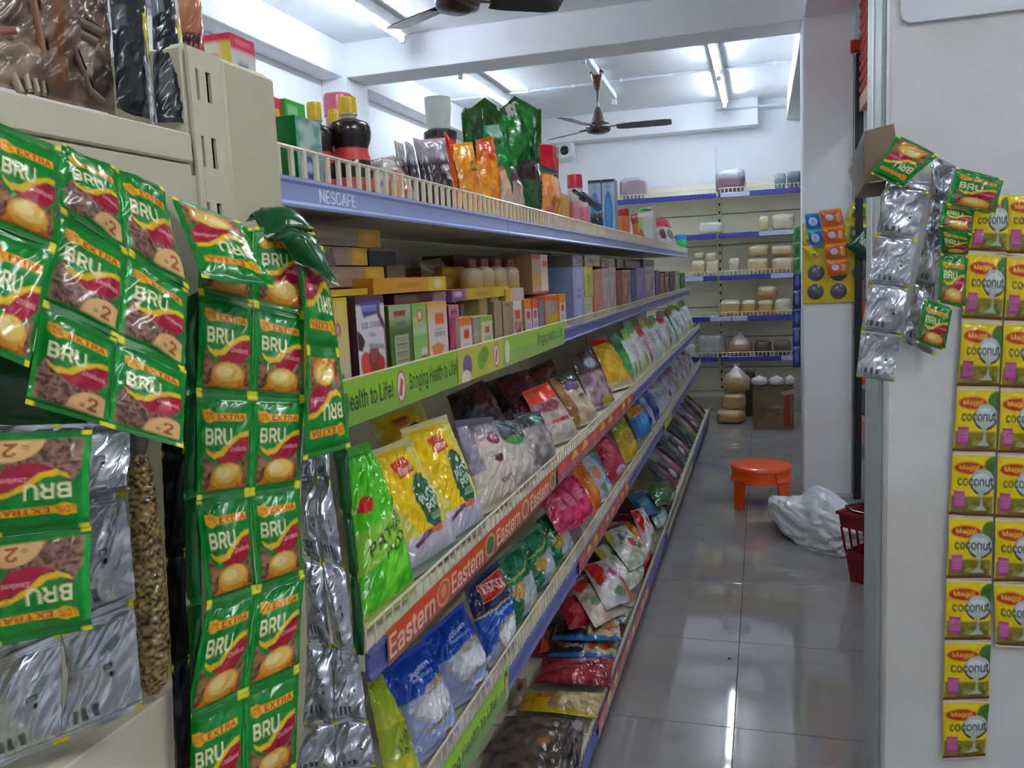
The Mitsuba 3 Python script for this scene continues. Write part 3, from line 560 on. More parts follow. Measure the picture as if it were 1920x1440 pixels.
# right side: strips hung on the near pillar
PY = lambda Y: (lambda x, y, dd=0.0: atY(x, y, Y + dd))
k = strip('powder_strip', 'left strip of yellow coconut milk powder sachets on the near pillar', 'sachet strip', [((1830, 368), (1893, 362)), ((1815, 472), (1889, 476)), ((1804, 600), (1879, 604)), ((1794, 727), (1873, 728)), ((1786, 849), (1866, 850)), ((1779, 968), (1862, 972)), ((1774, 1087), (1859, 1088)), ((1771, 1202), (1858, 1203)), ((1768, 1315), (1855, 1313)), ((1767, 1424), (1848, 1421))], 1, MAGGI, PY(2.045), .008, 46, 62, seed=20, curl=.006)
strip('powder_strip', 'right strip of yellow coconut milk powder sachets, cut by the right edge', 'sachet strip', [((1888, 362), (1968, 362)), ((1888, 478), (1966, 480)), ((1882, 604), (1962, 607)), ((1876, 730), (1956, 732)), ((1870, 852), (1950, 854)), ((1866, 973), (1946, 976)), ((1863, 1093), (1943, 1096)), ((1867, 1213), (1942, 1217))], 1, MAGGI, PY(2.045), .008, 46, 62, seed=21)
strip('foil_strip', 'silver backs of a sachet strip hanging at the near pillar corner', 'sachet strip', [((1664, 330), (1748, 342)), ((1659, 352), (1740, 360)), ((1641, 442), (1721, 450)), ((1628, 532), (1703, 540)), ((1614, 619), (1690, 629)), ((1605, 706), (1676, 716))], 1, SILVER, PY(1.97), .008, 44, 50, 'foil', seed=22, curl=.014, wrinkle=1.5)
strip('foil_strip', 'crumpled silver strip in shade behind the silver sachet backs', 'sachet strip', [((1742, 288), (1800, 318)), ((1745, 370), (1785, 380)), ((1735, 440), (1775, 450)), ((1716, 530), (1750, 540)), ((1690, 640), (1752, 668))], 1, SILVER, PY(2.03), .012, 24, 30, 'foil', seed=23, curl=.03, wrinkle=1.6)
strip('coffee_strip', 'green coffee sachet tilted upside down at the top of the near pillar strips', 'sachet strip', [((1683, 252), (1761, 291)), ((1633, 325), (1690, 352))], 1, BRU_CUP, PY(1.93), .009, NU, NV, flip=True, seed=24)
strip('coffee_strip', 'upright green coffee sachet above the yellow sachet strips', 'sachet strip', [((1793, 314), (1883, 336)), ((1774, 384), (1866, 403))], 1, BRU_CUP, PY(1.96), .009, NU, NV, seed=25)
strip('coffee_strip', 'folded strip of green coffee sachets between the silver and yellow strips', 'sachet strip', [((1770, 376), (1828, 392)), ((1762, 424, -.03), (1822, 440, -.02)), ((1764, 476, .01), (1815, 480, .01)), ((1757, 566), (1810, 579))], 1, BRU_CUP, PY(1.99), .009, 40, 54, seed=26)
strip('coffee_strip', 'lowest green coffee sachet hanging left of the yellow strips', 'sachet strip', [((1734, 560), (1786, 578)), ((1717, 642), (1772, 658))], 1, BRU_CUP, PY(1.98), .009, 40, 54, seed=27)
# torn carton piece behind them
k = thing('carton_holder', 'torn open brown carton hung on the near pillar behind the coffee sachets', 'carton')
P = PY(2.02)
def slab(pts, Y0, Y1):
    a = [atY(x, y, Y0) for x, y in pts]; b = [q + np.array([0, Y1 - Y0, 0]) for q in a]
    return trimesh.convex.convex_hull(np.array(a + b))
obj('front_flap', slab([(1620, 246), (1676, 232), (1690, 330), (1622, 344)], 1.985, 1.988), 'card', '#6d5a44', k)
obj('side_flap', slab([(1597, 300), (1620, 246), (1622, 344), (1604, 372)], 2.02, 2.023), 'card', '#8b8784', k)
obj('lower_flap', slab([(1604, 372), (1622, 344), (1668, 338), (1650, 368)], 2.0, 2.003), 'card', '#4c4036', k)
obj('torn_edge', slab([(1590, 318), (1606, 300), (1612, 350), (1600, 352)], 2.03, 2.034), 'card', '#a7a6a4', k)

# on the far pillar
PP = PY(5.135)
k = thing('blister_card', 'yellow card with round grey blisters hung on the far pillar', 'blister card')
c0, c1 = PP(1505, 492), PP(1618, 566)
obj('card', box(c0[0], c1[0], 5.137, 5.14, c1[2], c0[2] + 0.14, 0.001), 'card', '#c2ad1c', k)
for x, y in ((1530, 512), (1572, 512), (1613, 510), (1529, 547), (1572, 546)):
    p = PP(x, y); l = lathe([(0, .014), (.022, .012), (.036, .005), (.043, 0), (.046, -.001)], 24)
    l.apply_transform(trimesh.transformations.rotation_matrix(math.pi / 2, [1, 0, 0])); l.apply_translation([p[0], 5.136, p[2]])
    obj('blister', l, 'plastic', '#5b565e', k, True)
strip('candy_strip', 'orange candy strip hanging in front of the yellow blister card', 'sachet strip', [((1536, 395), (1577, 390)), ((1541, 428), (1582, 423)), ((1546, 460), (1586, 455)), ((1549, 490), (1590, 487)), ((1553, 519), (1588, 514))], 1, CHOC, PY(5.10), .012, 22, 18, seed=30)
strip('candy_strip', 'short blue sachet strip left of the orange candy strip', 'sachet strip', [((1508, 401), (1536, 399)), ((1513, 433), (1540, 430)), ((1520, 463), (1542, 461))], 1, BLUES, PY(5.11), .01, 18, 18, seed=31)
strip('candy_strip', 'yellow sachets with green square hung at the right edge of the far pillar', 'sachet strip', [((1598, 378), (1628, 384)), ((1584, 414), (1634, 420)), ((1580, 456), (1632, 458))], 1, YELLOWS, PY(5.12), .012, 16, 16, seed=32)
strip('candy_strip', 'narrow yellow sachet strip left of the orange one on the far pillar', 'sachet strip', [((1504, 420), (1518, 418)), ((1505, 462), (1522, 460)), ((1520, 488), (1536, 478))], 1, [('base', '#c4b81c'), ('ell', .6, .8, .2, .1, '#6a5a70')], PY(5.12), .01, 10, 12, seed=33)
strip('candy_strip', 'dark green sachet with pale lettering hung by the yellow card', 'sachet strip', [((1625, 424), (1645, 446)), ((1584, 462), (1636, 500))], 1, TEA, PY(5.06), .014, 26, 22, seed=34)
strip('shampoo_strip', 'green sachet strip hanging at the left edge of the far pillar', 'sachet strip', [((1488, 424), (1501, 420)), ((1487, 455), (1501, 452)), ((1487, 484), (1501, 482)), ((1487, 512), (1501, 510))], 1, SHAMPOO_G, PY(5.2), .012, 10, 14, seed=35)
strip('shampoo_strip', 'dark blue sachet strip hanging below the green one at the far pillar', 'sachet strip', [((1487, 512), (1502, 510)), ((1487, 545), (1502, 543)), ((1486, 580), (1502, 578)), ((1486, 615), (1501, 613)), ((1486, 650), (1501, 648)), ((1487, 690), (1501, 688))], 1, SHAMPOO_B, PY(5.2), .012, 10, 14, seed=36)
# ================================================================== GOODS ON THE GONDOLA
DECK = [1.527, 1.199, 0.862, 0.532, 0.120]
GUARD = {DECK[0]: 0.042, DECK[2]: 0.036, DECK[3]: 0.050, DECK[4]: 0.028}
LIMIT = {DECK[0]: -0.6375, DECK[2]: -0.5360, DECK[3]: -0.5360, DECK[4]: -0.4598}
def pouch(name, label, cat, ops, q, X, deck, thick=0.03, yaw=12, lean=28, nu=30, nv=44, seed=None, mat='film', group=None, back='#9a9a98', seal=0.06, wrinkle=1.0, curl=0.006, reach=0.25, peak=0.0):
    """q: the corners in the photograph (top left, top right, bottom right, bottom left); the pack leans back on a plane through its foot, which keeps behind the guard rail."""
    seed = len(scene) if seed is None else seed
    l = math.radians(lean)
    for a in (yaw, yaw + 5, yaw + 10, yaw + 15):           # a pack turns to the near end until it has a pack's proportions
        a = math.radians(a)
        right = np.array([math.sin(a), math.cos(a), 0]); up = np.array([-math.sin(l) * math.cos(a), math.sin(l) * math.sin(a), math.cos(l)])
        n = np.cross(right, up)
        foot = atX((q[2][0] + q[3][0]) / 2, (q[2][1] + q[3][1]) / 2, X)
        tl, tr, br, bl = (atPlane(x, y, foot, n) for x, y in q)
        if np.linalg.norm(tr - tl + br - bl) < 0.85 * np.linalg.norm(tl - bl + tr - br): break
    for turn in range(4):
        foot = atX((q[2][0] + q[3][0]) / 2, (q[2][1] + q[3][1]) / 2, X)
        tl, tr, br, bl = (atPlane(x, y, foot, n) for x, y in q)
        if deck is not None:                               # stand it on the shelf
            low = thick * .5 * math.sin(l) + 0.003
            for b, t in ((bl, tl), (br, tr)):
                s = (deck + low - b[2]) / (b[2] - t[2])
                if s > 0 and reach > 1: b[2] = deck + low
                elif s > 0: b += (b - t) * min(s, reach)
                elif b[2] < deck + low: b += (t - b) * (deck + low - b[2]) / (t[2] - b[2])
        m, col = bag(tl, tr, br, bl, thick, ops, nu if turn else 10, nv if turn else 12, seed, False, seal, wrinkle, back, 0.5, curl, peak)
        near = m.vertices[m.vertices[:, 2] < (deck or 0) + GUARD.get(deck, 0.03)]
        over = near[:, 0].max() - LIMIT.get(deck, 9) if deck is not None and len(near) else -1.0
        if turn and over <= 0.002: break
        if over > 0: X -= over + 0.002
    k = thing(name, label, cat, group)
    put(k, m, mat, col, True)
    if DEBUG: print(k, 'x %.3f %.3f y %.2f %.2f z %.2f %.2f' % tuple(np.array([m.vertices.min(0), m.vertices.max(0)]).T.ravel()))
    return k
DEBUG = 0
def stand_pack(name, label, cat, ops, y, X, deck, w, h, thick, yaw=30, lean=25, nu=12, nv=16, seed=0, mat='film', group=None, roll=0.0, wrinkle=1.0, back='#a09c94'):
    a, l = math.radians(yaw), math.radians(lean)
    right = np.array([math.sin(a), math.cos(a), 0]); up = np.array([-math.sin(l) * math.cos(a), math.sin(l) * math.sin(a), math.cos(l)])
    r = math.radians(roll); right, up = right * math.cos(r) + up * math.sin(r), up * math.cos(r) - right * math.sin(r)
    X = LIMIT[deck] - 0.003 - abs(right[0]) * w / 2 - thick * .8
    f = np.array([X, y, deck + 0.003 + abs(math.sin(r)) * w / 2 + thick * .5 * math.sin(l)])
    bl, br = f - right * w / 2, f + right * w / 2
    m, col = bag(bl + up * h, br + up * h, br, bl, thick, ops, nu, nv, seed, False, 0.06, wrinkle, back, 0.5, 0.008)
    k = thing(name, label, cat, group)
    put(k, m, mat, col, True)
    return k
def design(base, top=None, mid=None, low=None, txt=None, spot=None, seed=0):
    r = random.Random(seed)
    o = [('base', base)]
    if low: o.append(('grad', .62, 1.0, base, low))
    if top: o.append(('rect', 0, 0, 1, .18 + .14 * r.random(), top))
    if mid: o.append(('ell', .5 + .1 * (r.random() - .5), .5, .30, .17, mid))
    if spot: o.append(('ell', .35 + .3 * r.random(), .78, .24, .12, spot))
    if txt: o.append(('lines', .22, .36, .78, .52, txt, 3))
    return o

# ---- third shelf, near end
PATHIRI = [('base', '#45b012'), ('grad', 0, .35, '#2f9a10', '#4cb81c'), ('rect', 0, .0, 1, .08, '#2c8a18'), ('speck', .02, .62, .98, .95, '#2f9a0e', '#63c728', 7, 2), ('ell', .16, .36, .12, .05, '#b32a22'), ('poly', [(0, .50), (1, .44), (1, .62), (0, .72)], '#7fb93a'),
           ('text', 'PATHIRI', .10, .52, .98, .595, '#18240c', -8), ('text', 'PODI', .40, .61, .98, .675, '#18240c', -8), ('grad', .92, 1, '#8fae3a', '#a9b46a')]
pouch('flour_pouch', 'lime green rice flour pouch with black lettering at the near end of the third shelf', 'pouch', PATHIRI, [(648, 842), (690, 828), (770, 1072), (676, 1128)], -0.54, DECK[2], .03, 3, 22, 64, 112)
PUTTU = [('base', '#c9bd58'), ('poly', [(.08, .05), (.72, .05), (.85, .55), (.80, .74), (.28, .74), (.06, .4)], '#dcb800'), ('rect', 0, 0, 1, .045, '#c7bf86'), ('poly', [(.30, .155), (.58, .135), (.62, .27), (.33, .295)], '#b5392c'), ('text', 'Eastern', .35, .215, .60, .262, '#e3c9a4', -6),
         ('ell', .64, .53, .22, .235, '#1c4a2a', -8), ('text', 'PUTTU', .47, .45, .84, .52, '#cfdccf', -8), ('text', 'PODI', .52, .53, .84, .60, '#cfdccf', -8), ('lines', .55, .635, .80, .69, '#7fa384', 3), ('grad', .74, 1.0, '#b9b2c6', '#9a9aa2'),
         ('poly', [(.18, .79), (.4, .735), (.78, .72), (.75, .75), (.45, .77), (.2, .82)], '#5a3050'), ('ell', .62, .755, .14, .022, '#c9622a'), ('grad', .93, 1, '#5a6a58', '#8a8f86')]
pouch('flour_pouch', 'yellow puttu flour pouch lying back behind the two front yellow pouches', 'pouch', PUTTU, [(690, 786), (790, 752), (830, 860), (742, 905)], -0.70, None, .02, 3, 30, 30, 44)
pouch('flour_pouch', 'front left yellow puttu flour pouch with green oval on the third shelf', 'pouch', PUTTU, [(681, 851), (768, 818), (856, 1012), (757, 1072)], -0.545, DECK[2], .027, 3, 26, 76, 112)
pouch('flour_pouch', 'right one of the two front yellow puttu flour pouches with green oval', 'pouch', PUTTU, [(748, 806), (838, 776), (906, 966), (832, 1020)], -0.55, DECK[2], .027, 3, 26, 76, 112)
ROAST = [('base', '#c4b8ae'), ('rect', 0, 0, 1, .12, '#4a4658'), ('grad', .10, .3, '#565068', '#a79aa0'), ('rect', .0, .08, .18, .6, '#8a849a'), ('ell', .55, .29, .18, .075, '#7a2a44'), ('ell', .55, .275, .12, .04, '#a86a80'), ('ell', .52, .52, .13, .045, '#4a1f2a'), ('lines', .3, .44, .5, .5, '#7a6a70', 4), ('text', 'ROASTED', .48, .72, .95, .775, '#1e1a1c', -4), ('lines', .72, .79, .93, .82, '#6a6064', 2), ('rect', 0, .9, 1, 1, '#b5a890')]
pouch('flour_pouch', 'beige roasted flour pouch with maroon picture right of the yellow pouches', 'pouch', ROAST, [(852, 788), (925, 780), (964, 912), (908, 972)], -0.55, DECK[2], .035, 3, 26, 68, 100)
R2 = [('base', '#b9b3a8'), ('rect', 0, 0, 1, .34, '#1c3a34'), ('speck', 0, 0, 1, .3, '#12241f', '#5a6a70', 9, 4), ('ell', .45, .36, .3, .08, '#3f7a3a'), ('rect', .0, .5, .12, 1, '#d6d2ca'), ('grad', .8, 1, '#b9b3a8', '#9a928a')]
pouch('flour_pouch', 'beige pouch with dark green top right of the roasted flour pouch', 'pouch', R2, [(912, 786), (968, 790), (1000, 876), (964, 912)], -0.55, DECK[2], .03, 3, 26, 30, 44)
CLR = [('base', '#8c8884'), ('speck', 0, 0, 1, 1, '#6a6668', '#b0a9a4', 6, 9), ('rect', 0, 0, 1, .3, '#1d2f2d'), ('ell', .55, .2, .2, .1, '#39705f')]
pouch('snack_bag', 'clear grey bag with dark green top among the beige flour pouches', 'bag', CLR, [(962, 776), (1012, 770), (1040, 842), (1000, 878)], -0.55, DECK[2], .03, 3, 26, 26, 36)
BLK = [('base', '#131114'), ('speck', 0, 0, 1, 1, '#0a090b', '#3a2a30', 7, 5), ('ell', .6, .5, .2, .2, '#3c1420'), ('rect', .2, .7, .5, .8, '#20303a')]
pouch('snack_bag', 'shiny black bag lying behind the beige pouches, just under the lime banner', 'bag', BLK, [(838, 742), (905, 712), (950, 790), (860, 812)], -0.68, None, .035, 3, 55, 26, 30)
pouch('snack_bag', 'shiny black bag right of the first black one under the shelf', 'bag', BLK, [(892, 722), (955, 700), (1000, 775), (925, 800)], -0.75, None, .035, 3, 55, 26, 30)
pouch('snack_bag', 'black and maroon bag behind the orange topped pouch', 'bag', [('base', '#1a0f14'), ('rect', 0, .1, 1, .4, '#5a1420'), ('speck', 0, .4, 1, 1, '#0c0a0c', '#43202c', 7, 3)], [(930, 712), (985, 692), (1030, 765), (970, 790)], -0.66, None, .03, 3, 50, 26, 30)
pouch('snack_bag', 'dark brown bag with red band under the second shelf edge', 'bag', [('base', '#241612'), ('rect', 0, .3, 1, .5, '#6a1616'), ('speck', 0, .5, 1, 1, '#120c0a', '#4a3428', 7, 3)], [(975, 700), (1035, 672), (1060, 720), (1000, 745)], -0.73, None, .03, 3, 50, 22, 26)
OW = [('base', '#b9a3a0'), ('rect', 0, 0, 1, .27, '#c23a1c'), ('grad', .27, .5, '#9a6a6e', '#b39a9a'), ('ell', .4, .38, .3, .1, '#7a3a4a'), ('rect', .2, .62, .8, .68, '#b0574e'), ('grad', .7, 1, '#cbbfb4', '#a9a49a')]
pouch('flour_pouch', 'pale pouch with bright orange red top on the third shelf', 'pouch', OW, [(977, 736), (1026, 716), (1082, 806), (1036, 846)], -0.55, DECK[2], .032, 3, 26, 32, 46)
TW = [('base', '#b3a58e'), ('rect', 0, 0, 1, .2, '#2a2c24'), ('ell', .5, .26, .3, .09, '#5a4468'), ('rect', 0, .0, .18, 1, '#8a5f34'), ('ell', .55, .48, .12, .04, '#5f4434'), ('ell', .6, .8, .2, .08, '#cfc4b4'), ('speck', .2, .6, 1, 1, '#b7a48a', '#cfc0a8', 8, 4)]
pouch('flour_pouch', 'tan pouch with dark top right of the orange topped pouch', 'pouch', TW, [(1030, 710), (1072, 698), (1116, 772), (1082, 808)], -0.55, DECK[2], .032, 3, 26, 30, 44)
DP = [('base', '#7a5c62'), ('rect', 0, 0, 1, .42, '#3a2a2a'), ('ell', .5, .26, .25, .09, '#8a98a4'), ('speck', 0, .42, 1, 1, '#6a4c56', '#a58a90', 8, 6), ('ell', .6, .9, .25, .07, '#a39a3a')]
pouch('snack_bag', 'dark brown and mauve bag left of the yellow red topped bag', 'bag', DP, [(1066, 662), (1104, 650), (1150, 742), (1116, 774)], -0.55, DECK[2], .03, 3, 26, 28, 40)
YR = [('base', '#cc9f14'), ('rect', 0, 0, 1, .14, '#b3201c'), ('speck', 0, .2, 1, .9, '#c49210', '#dab830', 5, 2), ('grad', .85, 1, '#cfae60', '#c9c0b0')]
pouch('snack_bag', 'yellow bag with red top on the third shelf', 'bag', YR, [(1104, 638), (1136, 628), (1184, 712), (1150, 740)], -0.55, DECK[2], .03, 3, 26, 28, 40)
# ---- third shelf beyond, to the far end
far3 = [('green and white', design('#cfd4c4', '#1f7a2c', '#e0e4dc', '#b9c08a', None, '#8aa04a', 1)), ('bright green', design('#1c8436', '#0f5a22', '#3f9c50', '#9ac08a', None, None, 2)), ('white', design('#d3d6d4', '#4f9a2c', '#dfe3e4', '#b3bda0', '#9aa8a8', None, 3)), ('white and lime', design('#cbd0c8', '#6fae2c', '#c0cac2', '#c2c86a', '#7f8f90', '#98a84a', 4)),
        ('white and red', design('#cfcac8', '#b02a28', '#b98a90', '#c7c0b4', None, '#8a3038', 5)), ('pink and white', design('#c7a9b4', '#a83a54', '#d9d0d4', '#c9c4bc', '#8a5060', None, 6)), ('grey white', design('#c3c6cc', '#a03a3a', '#8f94a0', '#d2d2cc', '#7a7f8a', None, 7)), ('yellow topped white', design('#ccccca', '#c9a51c', '#a9b0b4', '#b6b7ae', '#7a8086', None, 8))]
order3 = [1, 0, 3, 2, 3, 4, 5, 7, 2, 6, 3, 2, 4, 6, 2, 1, 2, 6, 3, 2, 7, 6, 2, 3, 2]
cnt = {}
y = 3.72
for i, j in enumerate(order3):
    nm, ops = far3[j]; cnt[j] = cnt.get(j, 0) + 1
    stand_pack('flour_pouch', f'{ORD[cnt[j] - 1]} {nm} pouch far along the third shelf, from near end', 'pouch', ops, y, -0.555, DECK[2], 0.146 * rnd.uniform(.88, .95), rnd.uniform(.23, .27), .03, rnd.uniform(3, 8), rnd.uniform(18, 28), 14, 22, 100 + i, group=None)
    y += 0.146
# ---- fourth shelf
LIME = [('base', '#8a9c1c'), ('grad', 0, .4, '#6a8a14', '#a3ac1c'), ('text', 'PAN', .25, .46, .85, .53, '#22280c', -20), ('text', 'I MIX', .2, .55, .9, .61, '#22280c', -20), ('speck', .05, .65, .95, .98, '#8aa018', '#b9b82a', 6, 3), ('rect', .82, .6, 1, 1, '#b7b4c4')]
pouch('flour_pouch', 'narrow olive lime flour pouch at the near end of the fourth shelf', 'pouch', LIME, [(684, 1278), (716, 1262), (790, 1452), (722, 1470)], -0.56, DECK[3], .03, 3, 18, 34, 56)
APPAM = [('base', '#8f9cc0'), ('rect', 0, 0, 1, .36, '#12399a'), ('grad', .30, .40, '#12399a', '#2a56ac'), ('text', 'Appam', .30, .16, .72, .225, '#b9c8e6', -4), ('lines', .3, .245, .75, .28, '#8aa4d6', 2), ('poly', [(.10, .5), (.4, .36), (.9, .34), (.9, .4), (.45, .44), (.12, .56)], '#9c8458'),
         ('ell', .52, .55, .38, .17, '#a9a9b4'), ('ell', .54, .55, .34, .14, '#c3c6d2'), ('ell', .50, .56, .22, .09, '#d3d5de'), ('ell', .5, .40, .14, .05, '#a0938c'), ('grad', .75, .95, '#8394c2', '#a4b4d2'), ('ell', .56, .86, .2, .045, '#b9c0d0'), ('ell', .58, .875, .09, .02, '#a33c34'), ('poly', [(.2, .72), (.6, .7), (.8, .66), (.8, .69), (.5, .74), (.2, .76)], '#8a7a6c')]
pouch('flour_pouch', 'front blue and white appam flour pouch at the near end of the fourth shelf', 'pouch', APPAM, [(706, 1262), (796, 1198), (862, 1370), (782, 1440)], -0.56, DECK[3], .045, 3, 24, 76, 112)
pouch('flour_pouch', 'second blue and white appam flour pouch right of the front one', 'pouch', APPAM, [(788, 1196), (868, 1128), (918, 1286), (852, 1350)], -0.56, DECK[3], .045, 3, 24, 72, 106)
DIX = [('base', '#8f9cb4'), ('rect', 0, 0, 1, .40, '#1c1c44'), ('rect', .22, .08, .98, .30, '#b59a5a'), ('rect', .25, .09, .95, .29, '#b3262c'), ('text', 'DIXON', .29, .13, .91, .25, '#e3ccc8', 8), ('rect', 0, .40, 1, .415, '#c0a64a'), ('rect', 0, .415, 1, .58, '#12409a'), ('text', 'Appam Powder', .30, .45, .92, .505, '#a9c0e6'), ('poly', [(0, .58), (.5, .58), (.3, .7), (0, .9)], '#12409a'), ('ell', .60, .76, .38, .17, '#94865c'), ('ell', .62, .76, .35, .145, '#c2cad2'), ('ell', .62, .77, .24, .10, '#ced6dc'), ('rect', 0, .95, 1, 1, '#8f8f8c')]
pouch('flour_pouch', 'dark blue flour pouch with red label on the fourth shelf', 'pouch', DIX, [(868, 1104), (932, 1050), (968, 1196), (914, 1250)], -0.555, DECK[3], .04, 3, 22, 76, 108)
GRN = [('base', '#0c5a38'), ('speck', 0, 0, 1, .5, '#08452a', '#1c6a48', 6, 3), ('poly', [(.05, .36), (.5, .31), (.8, .22), (.82, .24), (.52, .335), (.05, .385)], '#a9a83a'), ('poly', [(.30, .50), (.42, .42), (.82, .40), (.95, .50), (.95, .82), (.80, .95), (.36, .95), (.28, .80)], '#9aa3aa'), ('rect', .28, .64, .96, .655, '#b6bec4'), ('ell', .25, .55, .14, .12, '#a8873a'), ('ell', .90, .92, .22, .12, '#c9ac14')]
for i, q in enumerate(([(928, 1052), (978, 1016), (1010, 1150), (960, 1185)], [(972, 1014), (1012, 980), (1048, 1098), (1006, 1140)], [(1006, 976), (1040, 948), (1078, 1050), (1044, 1092)])):
    pouch('flour_pouch', ORD[i] + ' of three dark green pouches with grey shield label, counted from the near end', 'pouch', GRN, q, -0.55, DECK[3], .04, 3, 22, 36, 52)
TAN = [('base', '#8a6a50'), ('speck', 0, 0, 1, .5, '#9c7a5c', '#b59a80', 7, 3), ('rect', 0, .5, 1, .6, '#6a2e28'), ('ell', .6, .75, .35, .2, '#7a6264')]
pouch('snack_bag', 'brown bag lying below the magenta packs on the fourth shelf', 'bag', TAN, [(1028, 966), (1082, 960), (1092, 1010), (1046, 1036)], -0.55, DECK[3], .03, 3, 45, 26, 30)
MAG = [('base', '#b01a4a'), ('speck', 0, 0, 1, 1, '#8c123a', '#cc3a68', 5, 3), ('lines', .3, .3, .6, .6, '#c77a94', 6)]
pouch('snack_bag', 'left magenta bag, partly hidden, on the fourth shelf', 'bag', MAG, [(1004, 928), (1034, 914), (1072, 966), (1040, 990)], -0.56, DECK[3], .035, 3, 34, 26, 34)
pouch('snack_bag', 'middle magenta bag on the fourth shelf', 'bag', MAG, [(1022, 920), (1050, 902), (1090, 962), (1058, 982)], -0.555, DECK[3], .035, 3, 34, 26, 34)
pouch('snack_bag', 'right large magenta bag with shiny front on the fourth shelf', 'bag', MAG, [(1038, 904), (1074, 884), (1108, 944), (1070, 974)], -0.545, DECK[3], .035, 3, 34, 28, 36)
pouch('snack_bag', 'slim orange bag right of the magenta ones on the fourth shelf', 'bag', design('#c8641a', None, '#d98a3a', '#b9541a', None, None, 3), [(1072, 880), (1090, 866), (1120, 932), (1106, 948)], -0.55, DECK[3], .03, 3, 30, 22, 32)
pouch('snack_bag', 'white bag with light blue edge on the fourth shelf', 'bag', [('base', '#b9bcc8'), ('rect', .66, 0, 1, .75, '#3a8ac0'), ('ell', .3, .4, .2, .15, '#c78a5a'), ('ell', .4, .75, .2, .1, '#5a8a5a')], [(1088, 862), (1112, 848), (1144, 912), (1120, 936)], -0.55, DECK[3], .03, 3, 30, 24, 34)
pouch('snack_bag', 'crimson bag with small pictures on the fourth shelf', 'bag', [('base', '#b51c34'), ('speck', 0, .1, 1, .7, '#a01430', '#d0405c', 5, 3), ('ell', .5, .25, .25, .12, '#d2707e'), ('ell', .6, .85, .3, .1, '#c9b0b8')], [(1112, 826), (1138, 812), (1170, 872), (1142, 900)], -0.55, DECK[3], .035, 3, 28, 26, 36)
pouch('snack_bag', 'bright yellow bag on the fourth shelf right of the crimson one', 'bag', design('#cfae10', '#8a9a2a', '#c08a3a', '#c9a820', '#8a7a14', None, 5), [(1142, 796), (1168, 778), (1192, 836), (1168, 862)], -0.55, DECK[3], .035, 3, 28, 22, 30)
pouch('snack_bag', 'sky blue bag on the fourth shelf right of the yellow one', 'bag', design('#1a80c0', '#c9842a', '#2f98d0', '#1a5c9a', None, None, 6), [(1172, 772), (1200, 758), (1218, 798), (1192, 816)], -0.55, DECK[3], .035, 3, 34, 20, 26)
far4 = [('orange', design('#c9701a', '#d0401c', '#e0b060', None, None, None, 1)), ('dark blue', design('#1c3f7a', '#3a5a9a', '#4a6aa0', None, None, None, 2)), ('white and blue', design('#b7bccc', '#8a94b4', '#9aa4c4', '#cdd2da', '#6f7aa0', None, 3)), ('white', design('#c6c7c8', '#a9adb4', '#b0a8a0', None, '#888c94', None, 4)), ('pale pink', design('#bfa6a8', '#a04a50', '#d0c4c0', None, None, '#7a4a4a', 5)), ('tan', design('#ad9a80', '#7a5a3a', '#c8bca4', None, None, None, 6))]
order4 = [0, 1, 2, 1, 2, 2, 3, 2, 4, 2, 3, 5, 2, 3, 4, 3, 2, 5, 3, 4, 2, 3]
cnt = {}; y = 4.22
for i, j in enumerate(order4):
    nm, ops = far4[j]; cnt[j] = cnt.get(j, 0) + 1
    stand_pack('snack_bag', f'{ORD[cnt[j] - 1]} {nm} bag far along the fourth shelf, from near end', 'bag', ops, y, -0.56, DECK[3], 0.146 * rnd.uniform(.88, .95), rnd.uniform(.17, .22), .035, rnd.uniform(3, 8), rnd.uniform(24, 34), 14, 18, 200 + i)
    y += 0.146
# ---- bottom shelf: bags lying on the deck, stacked; corners on a level plane
def lying(name, label, ops, q, z, thick=.02, nu=30, nv=24, mat='film', back='#3a3434', tilt=0.0, cat='bag', wrinkle=1.2):
    c = [atZ(x, y, z) for x, y in q]
    c[0][2] += tilt; c[1][2] += tilt
    m, col = bag(*c, thick, ops, nu, nv, len(scene), False, 0.06, wrinkle, back, 0.9, 0.006)
    k = thing(name, label, cat); put(k, m, mat, col, True); return k
DARKP = [('base', '#3c332f'), ('speck', 0, 0, 1, 1, '#2a2422', '#564a44', 5, 3), ('rect', .0, .0, .08, 1, '#4a403a'), ('ell', .7, .8, .06, .08, '#8c5a30')]
lying('dark_pack', 'lowest dark brown pack on the bottom shelf, cut by the bottom edge', DARKP, [(925, 1392), (1066, 1400), (1062, 1500), (880, 1490)], .150, .026)
lying('dark_pack', 'dark brown shiny pack lying on the bottom shelf below the gold pack', DARKP, [(948, 1344), (1072, 1346), (1062, 1418), (905, 1412)], .155, .028)
lying('dark_pack', 'clear bag of black goods beside the dark brown packs on the bottom shelf', [('base', '#1c1a1c'), ('speck', 0, 0, 1, 1, '#100f10', '#5a5658', 7, 3), ('ell', .6, .2, .3, .15, '#7a7678')], [(1068, 1346), (1098, 1346), (1084, 1455), (1046, 1450)], .155, .028)
GOLD = [('base', '#8f7a4e'), ('grad', 0, 1, '#94845c', '#7a683c'), ('rect', 0, 0, .36, 1, '#a88614'), ('ell', .30, .35, .13, .26, '#8c3a24'), ('ell', .30, .35, .09, .18, '#a8604a'), ('speck', .5, .1, 1, .9, '#8a774e', '#b3a57c', 6, 3), ('grad', .9, 1, '#9a861c', '#a8921c')]
lying('gold_pack', 'gold and tan pack with red oval lying on the bottom shelf', GOLD, [(988, 1296), (1132, 1300), (1120, 1345), (974, 1332)], .160, .028, 40, 26)
lying('small_pack', 'small pinkish pack behind the gold pack on the bottom shelf', design('#8c7468', None, '#5a3a34', None, None, None, 3), [(968, 1274), (988, 1272), (986, 1318), (958, 1326)], .150, .02, 14, 14)
